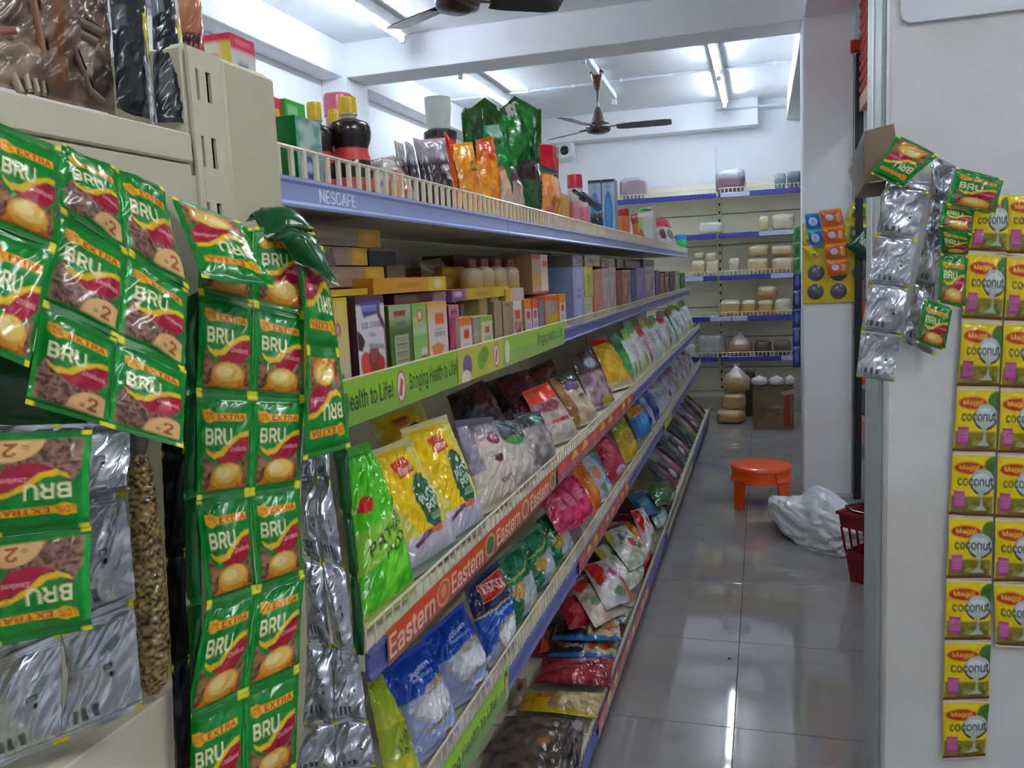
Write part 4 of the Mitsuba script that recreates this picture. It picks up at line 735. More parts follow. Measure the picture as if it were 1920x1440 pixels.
RED = [('base', '#6f1820'), ('speck', 0, 0, 1, 1, '#5a1018', '#8c2a30', 5, 3), ('ell', .55, .22, .22, .22, '#8a5a66'), ('lines', .2, .6, .5, .7, '#8a4a4a', 1), ('rect', 0, .93, 1, 1, '#4a1418')]
lying('red_pack', 'dark red pack with pale oval lying on the bottom shelf', RED, [(1018, 1234), (1152, 1232), (1144, 1288), (1000, 1280)], .165, .028, 36, 26)
DATE = [('base', '#17161a'), ('rect', .52, 0, 1, 1, '#a89a80'), ('speck', .52, 0, 1, 1, '#b3a284', '#3f6a3c', 6, 4), ('ell', .64, .55, .07, .24, '#9c2c20'), ('ell', .84, .55, .07, .22, '#a03a28'), ('rect', .1, .1, .2, .5, '#93303c'), ('text', 'Deli', .22, .38, .48, .70, '#b9a9a0'), ('rect', 0, .88, 1, 1, '#2a5a94')]
lying('date_pack', 'lower of two black and white packs with red fruit on the bottom shelf', DATE, [(1038, 1202), (1162, 1198), (1154, 1234), (1026, 1232)], .160, .022, 36, 24)
lying('date_pack', 'upper of two black and white packs with red fruit on the bottom shelf', DATE, [(1044, 1160), (1160, 1156), (1166, 1202), (1034, 1200)], .190, .022, 40, 28, tilt=.0)
lying('small_pack', 'small orange pack behind the black and white packs', design('#a8481a', None, '#7a2a14', None, None, None, 2), [(1018, 1186), (1036, 1180), (1030, 1222), (1010, 1226)], .150, .02, 12, 12)
NOOD = [('base', '#b7a898'), ('speck', 0, 0, 1, 1, '#c9bfb2', '#97846e', 5, 6), ('poly', [(0, .15), (.4, .0), (1, .2), (1, .42), (.5, .22), (.1, .35)], '#b01c26'), ('ell', .75, .72, .2, .16, '#a83a30'), ('ell', .3, .6, .12, .1, '#5a7a3a'), ('speck', .6, .8, 1, 1, '#b9a892', '#8a8f84', 8, 3)]
RW = [('base', '#b3aeb2'), ('speck', 0, 0, 1, 1, '#c6c3c4', '#9a979c', 5, 6), ('poly', [(0, 0), (.55, 0), (.4, .5), (.1, .6)], '#b5201c'), ('ell', .7, .4, .14, .1, '#a92a64'), ('ell', .6, .8, .2, .1, '#4a6a48'), ('rect', .8, .5, 1, 1, '#a0452a')]
WG = [('base', '#c2c2bc'), ('speck', 0, 0, 1, 1, '#d0d0ca', '#8a947a', 6, 6), ('ell', .4, .3, .1, .1, '#2f5a34'), ('ell', .75, .6, .1, .1, '#3a6a3a'), ('ell', .6, .5, .14, .12, '#b02a50'), ('rect', 0, 0, .2, .3, '#b0a83a')]
heap_i = [0]
def tilt_pack(name, label, ops, q, X, yaw, lean, nu=26, nv=30, thick=.022):
    t = math.radians(24); n = np.array([math.sin(t), 0, math.cos(t)])            # leaning on the heap behind, foot at the lip
    q = [q[0], q[1], (q[2][0] + 14, q[2][1] + 4), (q[3][0] + 6, q[3][1] + 4)]
    heap_i[0] += 1
    tl, tr, br, bl = (atPlane(x, y, (-.478, 0, .170 + .026 * (heap_i[0] % 3)), n) for x, y in q)
    m, col = bag(tl, tr, br, bl, thick, ops, nu, nv, len(scene), False, 0.06, 1.2, '#8a8480', 0.8, 0.008)
    m.vertices[:, 0] = np.minimum(m.vertices[:, 0], -.462)
    k = thing(name, label, 'bag'); put(k, m, 'film', col, True)
heap = [('dull red', design('#7a1c22', None, '#a8484a', None, None, None, 2)), ('pale', design('#b0a8a0', '#8a2a2c', '#c9c2b8', None, None, '#6a7a4a', 3)), ('grey green', design('#7a8474', None, '#a9b0a0', None, None, None, 4)), ('maroon', design('#4a1a22', None, '#7a4a50', None, None, None, 5))]
cnt = {}
for i in range(14):
    y0 = 2.50 + i * .152; j = (i * 3 + i // 4) % 4; nm, ops = heap[j]; cnt[j] = cnt.get(j, 0) + 1
    m, col = bag((-.80, y0 + .004, .137), (-.80, y0 + .146, .137), (-.468, y0 + .146, .137), (-.468, y0 + .004, .137), .022, ops, 16, 20, 400 + i, False, .05, 1.2, '#8a8480', .6, .004)
    k = thing('flat_bag', f'{ORD[cnt[j] - 1]} {nm} bag lying flat under the bottom shelf heap, from near end', 'bag'); put(k, m, 'film', col, True)
tilt_pack('noodle_bag', 'red and white bag with pink band just beyond the black and white packs', NOOD, [(1064, 1094), (1114, 1072), (1166, 1140), (1110, 1174)], -.52, 25, 50)
tilt_pack('noodle_bag', 'pale bag with red corner leaning over the red banded bag', RW, [(1090, 1060), (1140, 1046), (1180, 1118), (1130, 1140)], -.50, 25, 50)
tilt_pack('noodle_bag', 'small crimson bag at the back edge of the bottom shelf', design('#8a1420', None, '#b0404a', None, None, None, 3), [(1044, 1130), (1092, 1112), (1112, 1160), (1064, 1176)], -.60, 25, 60)
tilt_pack('noodle_bag', 'white bag with green leaves and pink flower on the bottom shelf', WG, [(1112, 1030), (1158, 1008), (1208, 1074), (1168, 1108)], -.50, 25, 45)
tilt_pack('noodle_bag', 'white bag with pink and green print behind the leaf bag', WG, [(1128, 1000), (1172, 984), (1214, 1044), (1176, 1066)], -.52, 25, 45)
tilt_pack('noodle_bag', 'dark red knotted bag at the back of the bottom shelf', design('#7a1418', None, '#a83a30', None, None, None, 2), [(1134, 992), (1160, 982), (1166, 1014), (1144, 1026)], -.62, 25, 45, 16, 18)
tilt_pack('noodle_bag', 'red bag with orange stripe standing up on the bottom shelf', [('base', '#a81c16'), ('poly', [(0, .1), (.45, 0), (.7, .6), (.6, 1), (.3, .6)], '#c06a1c')], [(1166, 976), (1196, 980), (1216, 1046), (1202, 1062)], -.50, 30, 35, 18, 26)
tilt_pack('noodle_bag', 'white crumpled bag right of the red and orange one', RW, [(1182, 958), (1206, 950), (1228, 1018), (1210, 1036)], -.49, 30, 40, 18, 24)
tilt_pack('noodle_bag', 'light blue and white bag on the bottom shelf', [('base', '#8fa9bc'), ('rect', 0, 0, 1, .4, '#2f6a98'), ('speck', 0, .4, 1, 1, '#a9bcc8', '#4a7a5a', 6, 3)], [(1196, 930), (1222, 922), (1246, 972), (1226, 988)], -.50, 30, 45, 18, 22)
tilt_pack('noodle_bag', 'teal and blue bag behind the light blue one', design('#1c4f7a', '#2a6a8a', '#3a8a7a', None, None, None, 3), [(1176, 932), (1204, 920), (1222, 958), (1196, 968)], -.58, 30, 45, 16, 18)
tilt_pack('noodle_bag', 'dark green bag with small red mark on the bottom shelf', [('base', '#1a4a1c'), ('rect', .5, .4, .7, .55, '#a02a1c'), ('rect', 0, 0, 1, .15, '#2a6a2a')], [(1208, 908), (1252, 902), (1262, 934), (1226, 946)], -.50, 25, 55, 18, 16)
far5 = [('black', design('#1b1a1e', None, '#3a383e', None, None, None, 1)), ('black and white', design('#2a2a2c', '#8f9094', '#5a5a60', None, None, '#a9a9ac', 2)), ('pink edged', design('#8a6470', None, '#b9a0a6', '#5a4048', None, '#a04058', 3)), ('grey', design('#4a4a4a', None, '#7c7a74', None, None, None, 4)), ('dark green', design('#24342c', None, '#54645c', None, None, None, 5)), ('maroon', design('#5a2430', None, '#8a5a60', None, None, None, 6)), ('tan', design('#8a7a62', None, '#b0a48c', None, None, None, 7))]
order5 = [0, 5, 1, 2, 0, 3, 1, 2, 0, 4, 3, 6, 0, 1, 2, 3, 0, 6, 5]
cnt = {}; y = 4.66
for i, j in enumerate(order5):
    nm, ops = far5[j]; cnt[j] = cnt.get(j, 0) + 1
    stand_pack('dark_pack', f'{ORD[cnt[j] - 1]} {nm} pack far along the bottom shelf, from near end', 'bag', ops, y, -0.50, DECK[4], 0.148 * rnd.uniform(.88, .95), rnd.uniform(.22, .28), .02, rnd.uniform(2, 5), rnd.uniform(40, 52), 14, 16, 300 + i)
    y += 0.148
# ---- second shelf: cartons. px range of the front face along the aisle, top and bottom in the photograph
def ctn(label, x0, x1, ytop, front, side='#6a5a40', top='#b8a070', d=.10, X=-0.64, z0=None, ybot=None, nu=20, nv=28, ang=0, axis=None, name='carton', gap=.0015):
    a, b = atX(x0, ytop, X), atX(x1, ytop, X)
    z1 = a[2] if ytop is not None else None
    z0 = DECK[1] + 0.002 if z0 is None and ybot is None else (z0 if z0 is not None else atX(x0, ybot, X)[2])
    m, col = carton(X - d, X, a[1] + gap, b[1] - gap, z0, z1, front, side, top, nu, nv, axis, ang)
    k = thing(name, label, 'box'); put(k, m, 'card', col); return k
YEL = [('base', '#cfc49a'), ('grad', 0, 1, '#c9ad12', '#c7c0ae'), ('rect', 0, 0, 1, .03, '#b39210'), ('ell', .45, .33, .13, .075, '#8c2f2a'), ('ell', .45, .33, .06, .05, '#c9a9a0'), ('ell', .62, .12, .18, .07, '#c7b46a'), ('rect', .35, .8, .6, .85, '#5a5a54')]
ctn('tall yellow custard carton at the near end of the second shelf', 612, 650, 560, YEL, '#b3920f', '#c7a010', .12, nu=18, nv=40)
ICE = [('base', '#c9c4c8'), ('rect', 0, 0, 1, .10, '#4a2440'), ('poly', [(.15, .08), (.85, .05), (.85, .2), (.25, .24)], '#3a3a7a'), ('lines', .2, .11, .75, .19, '#8a93c4', 3), ('text', 'ICE CREAM', .16, .29, .92, .36, '#4a4a58'), ('text', 'Mix', .42, .40, .62, .46, '#6a6a74'), ('poly', [(0, .36), (.16, .42), (.26, .5), (.14, .6), (0, .58)], '#3a1f1c'), ('poly', [(.72, .1), (1, .34), (1, 1), (.95, 1), (.95, .4), (.72, .22)], '#5a3038'),
       ('ell', .50, .78, .42, .15, '#b3261c'), ('ell', .24, .74, .18, .13, '#c2402a'), ('ell', .54, .70, .20, .15, '#6a3026'), ('ell', .54, .66, .14, .09, '#7d4434'), ('poly', [(.36, .52), (.9, .56), (.95, .62), (.4, .58)], '#8a8a8c'), ('ell', .78, .78, .12, .1, '#a01f1c')]
ctn('white ice cream mix carton with red bowl picture on the second shelf', 664, 719, 556, ICE, '#2e1420', '#3a1c28', .11, X=-.632, nu=40, nv=60)
ctn('dark maroon carton beside the ice cream mix carton', 722, 732, 574, '#241018', '#1c0c12', '#3a2028', .1, X=-.66)
GB = [('base', '#3f5420'), ('rect', 0, 0, 1, .2, '#8f9a7a'), ('grad', .15, .35, '#8f9a7a', '#3f5420'), ('rect', .22, .08, .74, .16, '#7a2a24'), ('rect', .2, .42, .82, .84, '#9aa084'), ('lines', .26, .46, .76, .8, '#5c6444', 9), ('lines', .28, .24, .7, .3, '#2c3c18', 2)]
ctn('dark green carton with pale text panel on the second shelf', 727, 770, 574, GB, '#2f3d18', '#6a7448', .09, X=-.635, nu=28, nv=44)
LG = [('base', '#7fa85a'), ('grad', 0, .45, '#5f9a2a', '#a3b890'), ('ell', .5, .17, .22, .09, '#b3483a'), ('ell', .5, .17, .14, .06, '#d0c0a8'), ('rect', 0, .2, .35, .26, '#c0b030'), ('rect', .55, .78, .9, .95, '#8c3a30'), ('ell', .7, .72, .22, .06, '#c9c4b0')]
ctn('light green carton right of the dark green one', 771, 799, 571, LG, '#4a7a24', '#6a9a3a', .09, X=-.633, nu=22, nv=40)
OR = [('base', '#c9c0b4'), ('rect', 0, 0, 1, .09, '#c98a1c'), ('grad', 0, .25, '#cf8f22', '#c9bca8'), ('rect', .35, .17, .82, .35, '#c9541c'), ('lines', .3, .42, .85, .54, '#4a4e6a', 3), ('poly', [(.1, .68), (.45, .62), (.8, .70), (.6, .82), (.25, .84)], '#c9782a'), ('ell', .5, .9, .32, .08, '#9a2430')]
ctn('white and orange carton with orange square on the second shelf', 800, 837, 568, OR, '#b3761a', '#cf9a2c', .09, X=-.63, nu=26, nv=40)
ctn('magenta carton right of the white and orange one', 840, 860, 573, [('base', '#8a2450'), ('rect', 0, 0, 1, .2, '#a96a80'), ('rect', .2, .08, .8, .16, '#6a1c3a'), ('speck', 0, .3, 1, 1, '#7a1c44', '#a33a68', 4, 3)], '#6a1c40', '#9a6a7c', .09, X=-.635, nu=12, nv=24)
SM = [('base', '#c4bdb2'), ('rect', 0, 0, 1, .2, '#c9682a'), ('rect', .3, .3, .75, .52, '#b5351f'), ('lines', .2, .66, .8, .8, '#9a9590', 2)]
ctn('small white carton with orange top and red square', 861, 884, 597, SM, '#b0a080', '#c0a878', .08, X=-.625, nu=18, nv=24)
ctn('small grey beige carton right of the orange topped one', 885, 900, 596, design('#8f857a', None, '#a39a8e', None, None, None, 2), '#7a7064', '#a89c88', .08, X=-.632)
ctn('small carton with green top and red mark', 901, 923, 594, [('base', '#c0b9a0'), ('rect', 0, 0, 1, .16, '#7f9a3a'), ('rect', .3, .3, .7, .48, '#b0401f'), ('lines', .25, .55, .8, .75, '#8a9a5a', 3)], '#a0a070', '#9aa860', .08, X=-.625, nu=16, nv=22)
ctn('plain brown carton right of the green topped one', 925, 940, 566, '#8f7a60', '#6a5a44', '#9a8468', .12, X=-.65)
ctn('tall tan carton with red swirl on the second shelf', 942, 960, 566, [('base', '#8f7d66'), ('ell', .5, .1, .3, .05, '#8a3a34'), ('grad', .1, 1, '#8f7d66', '#a08c70')], '#75654e', '#9a8468', .12, X=-.648)
ctn('white carton with orange red square at mid shelf', 961, 978, 565, [('base', '#b9aaa0'), ('rect', 0, 0, 1, .22, '#c9c2b8'), ('rect', .2, .24, .75, .44, '#b3381f'), ('speck', .1, .5, .9, 1, '#b3a294', '#8c4a3c', 5, 3)], '#9a8a74', '#c0b8a8', .1, X=-.635)
SQ = lambda a, b: [('base', a), ('rect', 0, 0, 1, .25, b), ('rect', .25, .3, .75, .5, '#b53f20'), ('lines', .2, .6, .8, .85, '#8f8a8c', 3)]
ctn('small orange carton with white base at mid shelf', 983, 996, 562, SQ('#b0a8b4', '#c9741c'), '#a07030', '#c9802a', .08, X=-.628)
ctn('small white carton with orange red top at mid shelf', 997, 1008, 561, SQ('#b9b0c0', '#c2502c'), '#b04a2a', '#c96a3a', .08, X=-.626)
ctn('small grey lilac carton at mid shelf', 1009, 1020, 566, '#7a7080', '#5a5260', '#8a8090', .08, X=-.636)
ctn('wide yellow carton with orange lid at mid shelf', 1021, 1047, 556, [('base', '#a0836a'), ('rect', 0, 0, 1, .14, '#b5541a'), ('rect', .1, .5, 1, 1, '#a98c1c'), ('speck', 0, .14, 1, .5, '#94786a', '#a9907e', 4, 2)], '#8a5a30', '#b85a1c', .12, X=-.632)
ctn('white carton with orange trim right of the wide yellow one', 1048, 1060, 552, SQ('#c2bab2', '#c97a2a'), '#b5641c', '#c9842a', .1, X=-.626)
ctn('tall orange and white carton standing on the front ones', 996, 1026, 476, [('base', '#a58e78'), ('rect', 0, 0, 1, .12, '#a8401c'), ('rect', .56, 0, 1, 1, '#c4b8b0'), ('rect', .64, .16, .94, .32, '#b3452a'), ('rect', .05, .5, .5, .8, '#a38420'), ('rect', 0, .94, 1, 1, '#a8441c')], '#7a5a40', '#a8481c', .12, X=-.66, ybot=552)
ctn('lilac box in the row of boxes under the top shelf', 1027, 1046, 522, '#665a74', '#4a4058', '#5a5068', .12, X=-.76)
ctn('pale lilac box right of the darker lilac box', 1048, 1070, 516, '#8c82a4', '#5a5272', '#7a7090', .12, X=-.756)
ctn('dark violet flat box lying on the lilac boxes', 1027, 1070, 502, '#2e2850', '#242040', '#3a345c', .12, X=-.765, ybot=520)
ctn('flat grey green box at the top of the box row', 1034, 1070, 474, [('base', '#8c8f80'), ('speck', 0, 0, 1, 1, '#7c8072', '#a3a592', 4, 3)], '#6a6c60', '#9a9c8c', .12, X=-.765, ybot=498)
ctn('light blue box with curved print in the box row', 1073, 1094, 500, [('base', '#8a94b8'), ('ell', .5, .5, .3, .46, '#9aa4c4'), ('lines', .3, .4, .7, .6, '#6a74a0', 2)], '#6a7498', '#8a92b4', .14, X=-.634)
ctn('white box with lime print below the yellow one', 1095, 1111, 558, [('base', '#b0ae98'), ('lines', .2, .3, .8, .6, '#90a04a', 3)], '#9a9a84', '#b0b098', .12, X=-.636)
ctn('yellow box standing on the white one in the box row', 1095, 1111, 500, [('base', '#a8a83a'), ('rect', 0, 0, .25, 1, '#c9b52a'), ('lines', .3, .3, .7, .7, '#8a8c6a', 3)], '#a0902a', '#b5a83a', .12, X=-.64, ybot=557)
CN = {}
_row = [(1113, 1128, 506, '#a08a74', '#b8683a'), (1129, 1141, 503, '#b3a2a0', '#9a8a84'), (1142, 1154, 501, '#b5a8a4', '#a09490'), (1156, 1166, 507, '#8a4a34', '#7a3a28'), (1167, 1182, 506, '#a58c74', '#8a5a44'), (1183, 1192, 506, '#4a5a8c', '#3a4a78'), (1193, 1207, 503, '#8f86ac', '#7a7098'), (1208, 1227, 500, '#b0979a', '#8a707c'), (1229, 1236, 507, '#6a5a80', '#4a3c60'), (1237, 1245, 512, '#9a6a60', '#7a4a40'), (1247, 1254, 510, '#a8784a', '#5a2a24'), (1256, 1264, 512, '#5a4a74', '#3a3050'), (1266, 1274, 508, '#a8a070', '#7c8a3c'), (1276, 1284, 512, '#3f7a34', '#2c5a24')]
_cn = ['tan', 'pinkish', 'pale pink', 'rust brown', 'light brown', 'slate blue', 'lilac', 'rose', 'plum', 'terracotta', 'amber', 'violet', 'olive', 'green']
for (x0, x1, yt, c, s), nm in zip(_row, _cn):
    ctn(f'{nm} box in the far part of the row on the second shelf', x0, x1, yt, [('base', c), ('rect', .15, .08, .85, .2, s), ('speck', 0, .3, 1, 1, c, s, 3, 5)], s, c, .14, X=-.638, nu=8, nv=12)
_top = [(1073, 1092, 478, 499, '#8c8a90'), (1096, 1124, 478, 499, '#a09a84'), (1128, 1152, 484, 501, '#9c968c'), (1158, 1168, 486, 503, '#8a8080'), (1172, 1200, 488, 503, '#5a4434'), (1206, 1226, 486, 500, '#6a6470')]
for i, (x0, x1, a, b, c) in enumerate(_top):
    ctn(f'{ORD[i]} flat box lying on top of the box row, from the near side', x0, x1, a, [('base', c), ('speck', 0, 0, 1, 1, c, '#6a6258', 3, i)], '#5a544c', c, .14, X=-.648, ybot=b, nu=8, nv=6)
# stacked flat boxes
FB = lambda a, b: [('base', a), ('rect', .62, 0, 1, 1, b), ('speck', 0, 0, .6, 1, a, '#94806c', 3, 4), ('rect', .7, .2, .92, .6, '#c49a3a')]
for i, (x0, x1, a, b, X) in enumerate([(584, 712, 420, 458, -.70), (600, 688, 461, 497, -.70), (608, 720, 500, 540, -.69)]):
    ctn(f'{("topmost", "middle", "lowest")[i]} brown and yellow flat box in the stack under the top shelf', x0, x1, a, FB('#7a6650', '#b3870f'), '#5a4c3c', '#8a744c', .16, X=X, ybot=b, nu=24, nv=10)
ctn('yellow lid box lying on the tall yellow carton', 604, 690, 545, [('base', '#bb9a12'), ('lines', 0, .2, 1, .8, '#a3850e', 3)], '#a3850e', '#c9a91c', .14, X=-.655, ybot=558, nu=10, nv=6)
ctn('orange yellow flat box lying on the front cartons', 698, 836, 522, [('base', '#b3780f'), ('rect', .72, 0, 1, 1, '#b59a1c'), ('ell', .87, .5, .06, .35, '#c9bb8a'), ('lines', .3, .3, .6, .7, '#94600c', 3)], '#94600e', '#b3862a', .14, X=-.65, ybot=553, nu=30, nv=8)
ctn('maroon box under the orange yellow flat box', 738, 836, 553, [('base', '#341620'), ('rect', .0, .2, .4, .8, '#5a2c30'), ('rect', .72, 0, 1, 1, '#7a6068'), ('lines', .75, .3, .95, .6, '#4a4450', 2)], '#281018', '#3c1c26', .13, X=-.662, ybot=574, nu=20, nv=6)
m, col = carton(-.80, -.70, 1.30, 1.345, 1.29, 1.44, '#4a2040', '#5a3448', '#6a4454', 4, 4, [1, 0, 0], 22)
k = thing('carton', 'slim purple box leaning behind the orange yellow flat box', 'box'); put(k, m, 'card', col)
ctn('black box beside the stacked brown and yellow boxes', 690, 742, 470, '#1c1218', '#140c10', '#2a1c24', .12, X=-.76, ybot=520)
ctn('grey brown box behind the leaning purple box', 724, 760, 498, '#5c4f44', '#4a4036', '#6a5c50', .12, X=-.75, ybot=530)
ctn('yellow and lilac flat box lying at the middle of the second shelf', 846, 955, 544, [('base', '#a8871c'), ('rect', 0, 0, .2, 1, '#6a4070'), ('rect', .05, .2, .14, .6, '#b9a0b8'), ('rect', .7, 0, 1, 1, '#b5a024'), ('lines', .35, .3, .6, .7, '#8a6c14', 3)], '#5c3460', '#b3942c', .14, X=-.655, ybot=566, nu=24, nv=8)
ctn('pale flat box with lilac end lying beyond the yellow and lilac one', 947, 982, 542, [('base', '#ac8c24'), ('rect', .35, 0, 1, 1, '#a89aa0')], '#8a7420', '#b0a08c', .12, X=-.652, ybot=565, nu=8, nv=6)
ctn('mauve and grey box behind the small front cartons', 862, 900, 570, [('base', '#857a80'), ('rect', 0, 0, 1, .5, '#94898c'), ('rect', .6, 0, 1, .8, '#8a3a5a')], '#6a6064', '#94898c', .12, X=-.70, ybot=597, nu=8, nv=8)
ctn('yellow brown box at the back of the middle of the second shelf', 828, 872, 500, [('base', '#86661c'), ('speck', 0, 0, 1, 1, '#7a5a18', '#94742a', 4, 3)], '#6a4c14', '#8c7030', .12, X=-.74, ybot=545)
ctn('dark box behind the yellow labelled bottles', 850, 965, 478, '#4a2420', '#3a1c18', '#2c201c', .1, X=-.86, ybot=520)
m, col = bag(atX(786, 490, -.78), atX(826, 484, -.78), atX(838, 522, -.78), atX(792, 524, -.78), .03, design('#6c6250', None, '#7a3a2c', None, None, None, 2), 16, 16, 5)
k = thing('snack_bag', 'small grey green bag right of the leaning purple box', 'bag'); put(k, m, 'film', col, True)
for i, x in enumerate((884, 907, 931, 955)):                # bottles with dark caps
    p = atX(x, 545, -.69); p2 = atX(x, 500 if i else 502, -.69); p3 = atX(x, 482, -.69)
    k = thing('drink_bottle', f'{ORD[i]} of four pale bottles with yellow label behind the flat boxes, from the near side', 'bottle')
    h = p2[2] - p[2]; r = .030
    prof = [(0, 0), (r, .002), (r, h * .75), (r * .85, h * .9), (r * .45, h), (0, h)]
    l = lathe(prof, 20, at=p); c = np.where((l.vertices[:, 2:] - p[2]) < h * .35, lin('#a8841c'), lin('#a89880'))
    obj('body', l, 'plastic', c, k, True)
    obj('cap', lathe([(0, h), (r * .5, h), (r * .5, h + .02), (0, h + .021)], 16, at=p), 'plastic', '#54261f', k, 40)
    obj('stand_box', box(p[0] - .03, p[0] + .03, p[1] - .03, p[1] + .03, DECK[1] + .002, p[2], .002), 'card', '#8a7446', k)

# ================================================================== TOP SHELF GOODS
TD = DECK[0] + .002
def place(px, pytop, X): p = atX(px, pytop, X); return p[1], p[2] - TD, depth(p) / FOCAL
def bottle(label, px, pytop, X, wpx):
    y, h, s = place(px, pytop, X); r = wpx * s / 2
    k = thing('cola_bottle', label, 'bottle')
    B = h - .035
    body = [(0, .004), (r * .8, 0), (r * .97, .008), (r, .02), (r, B * .18), (r * 1.0, B * .33), (r * .92, B * .45), (r * .80, B * .57), (r * .82, B * .62), (r * .95, B * .72), (r, B * .80), (r * .98, B * .87), (r * .86, B * .93), (r * .5, B * .97), (r * .36, B * .985), (r * .36, B * 1.0), (0, B)]
    at = (X, y, TD)
    l = lathe(body, 40, at=at); obj('body', l, 'plastic', '#120b0a', k, True)
    obj('neck', lathe([(r * .37, B * .975), (r * .36, B * 1.02), (r * .42, B * 1.03), (r * .42, B * 1.045), (r * .34, B * 1.05)], 28, at=at), 'plastic', '#a9a79c', k, True)
    obj('cap', lathe([(r * .41, B * 1.045), (r * .42, B * 1.05), (r * .42, h - .004), (r * .38, h), (0, h)], 28, at=at), 'plastic', '#d0b216', k, 40)
    obj('label', lathe([(r * 1.012, B * .06), (r * 1.012, B * .22)], 40, at=at), 'card', '#a84a40', k, True)
    obj('label_band', lathe([(r * .94, B * .44), (r * .86, B * .52), (r * .805, B * .575), (r * .815, B * .60)], 40, at=at), 'card', '#b3342c', k, True)
bottle('large cola bottle with yellow cap, the front one on the top shelf', 651, 183, -.70, 80)
bottle('cola bottle with yellow cap between the green carton and the front bottle', 588, 193, -.74, 66)
bottle('cola bottle with yellow cap behind the front bottle', 628, 206, -.82, 66)
bottle('cola bottle with yellow cap behind the green carton', 511, 205, -.76, 60)
GC = [('base', '#8fb0a4'), ('speck', 0, 0, 1, .55, '#4f8a78', '#a9c0b8', 5, 3), ('rect', 0, .5, 1, 1, '#7a9aa4'), ('ell', .45, .75, .25, .18, '#3a4a7a'), ('ell', .45, .75, .12, .09, '#a9b4cc')]
a, b = atX(552, 215, -.665), atX(601, 238, -.665)
m, col = carton(-.77, -.665, a[1], b[1], TD, a[2], GC, [('base', '#0c5a24'), ('rect', 0, .5, 1, .52, '#2a7a40')], '#0a4a1c', 24, 30)
k = thing('carton', 'green shrink wrapped carton at the near end of the top shelf', 'box'); put(k, m, 'film', col)
def top_carton(label, x0, x1, yt, X, front, side, top, d=.1):
    a, b = atX(x0, yt, X), atX(x1, yt, X)
    m, col = carton(X - d, X, a[1], b[1], TD, a[2], front, side, top, 28, 64); k = thing('carton', label, 'box'); put(k, m, 'card', col)
top_carton('pink and white cereal carton behind the cola bottles', 503, 532, 178, -.93, [('base', '#c9707c'), ('rect', 0, 0, 1, .3, '#c43a5a'), ('lines', .1, .35, .9, .6, '#dcb4b4', 3)], '#b03a54', '#d890a0')
top_carton('green and yellow cereal carton right of the pink one', 534, 570, 184, -.92, [('base', '#c9cc7a'), ('rect', 0, 0, 1, .3, '#2a9a3a'), ('rect', .1, .05, .6, .2, '#7ac080')], '#2a8a34', '#4aa854')
CER = [('base', '#c9c7c4'), ('rect', 0, 0, 1, .09, '#c2284a'), ('lines', .2, .02, .8, .07, '#dc8a9c', 2), ('rect', .25, .16, .7, .30, '#9aa0b0'), ('lines', .3, .18, .62, .28, '#6a7488', 3), ('rect', 0, .40, 1, 1, '#c9b424')]
top_carton('white cereal carton with red top behind the end post', 430, 474, 60, -.80, CER, [('base', '#cbb43a'), ('rect', 0, 0, 1, .05, '#c22440'), ('rect', 0, .05, .8, .22, '#d9d4b8'), ('rect', .2, .12, .7, .20, '#b8382c')], '#c8304e')
m, col = carton(-.74, -.66, 1.0, 1.04, TD, 1.655, '#6a8470', '#4f6a54', '#7a9480', 4, 4); k = thing('carton', 'grey green carton edge just behind the end post', 'box'); put(k, m, 'card', col)
y, h, s = place(633, 178, -.88)
k = thing('plastic_tub', 'pink lidded tub behind the cola bottles', 'tub'); r = 53 * s / 2
obj('body', lathe([(0, 0), (r * .9, 0), (r * .96, h * .85), (0, h * .85)], 36, at=(-.88, y, TD)), 'plastic', '#cf9a94', k, 40)
obj('lid', lathe([(r * 1.02, h * .82), (r * 1.02, h * .97), (r * .95, h), (0, h)], 36, at=(-.88, y, TD)), 'plastic', '#dc6a86', k, 40)
def tp(name, label, ops, q, X, yaw=4, lean=8, thick=.025, nu=26, nv=36, mat='film', back='#8a8a8a', seal=.05, wr=1.0, curl=.01, peak=0.0): return pouch(name, label, 'bag', ops, q, X, DECK[0], thick, yaw, lean, nu, nv, None, mat, None, back, seal, wr, curl, 4.0, peak)
tp('snack_bag', 'clear bag with red edge and orange print lying right of the cola bottle', [('base', '#8c8a86'), ('speck', 0, 0, 1, 1, '#6a6a68', '#b0aeaa', 5, 3), ('poly', [(.5, 0), (1, .5), (1, .62), (.45, .08)], '#8c1c2c'), ('ell', .55, .8, .22, .25, '#a8532a'), ('ell', .55, .8, .16, .18, '#c08a6a')], [(692, 300), (738, 294), (786, 368), (694, 352)], -.70, 20, 45)
GP = [('base', '#8a8690'), ('rect', 0, .32, 1, 1, '#241c22'), ('grad', .27, .35, '#7a7680', '#3a3038'), ('ell', .62, .27, .12, .05, '#c9c4cc'), ('ell', .7, .42, .16, .05, '#a9a4ac'), ('lines', .6, .5, .85, .6, '#c0bcc4', 2), ('poly', [(.1, .5), (.5, .6), (.45, .95), (.08, .9)], '#3a2a2c'), ('rect', 0, 0, 1, .04, '#b3b0b8')]
for i, q in enumerate((([(738, 264), (756, 270), (780, 356), (752, 350)]), ([(757, 266), (776, 272), (800, 362), (772, 356)]), ([(774, 258), (796, 268), (822, 370), (794, 364)]), ([(786, 262), (834, 258), (856, 372), (812, 378)]))):
    tp('coffee_pouch', ('leftmost', 'second from left', 'third from left', 'rightmost, front-facing')[i] + ' of four grey and dark brown pouches on the top shelf', GP, q, -.70 - .012 * (3 - i), 30, 10, .012 if i < 3 else .022, 22 if i < 3 else 36, 44, back='#2a2228')
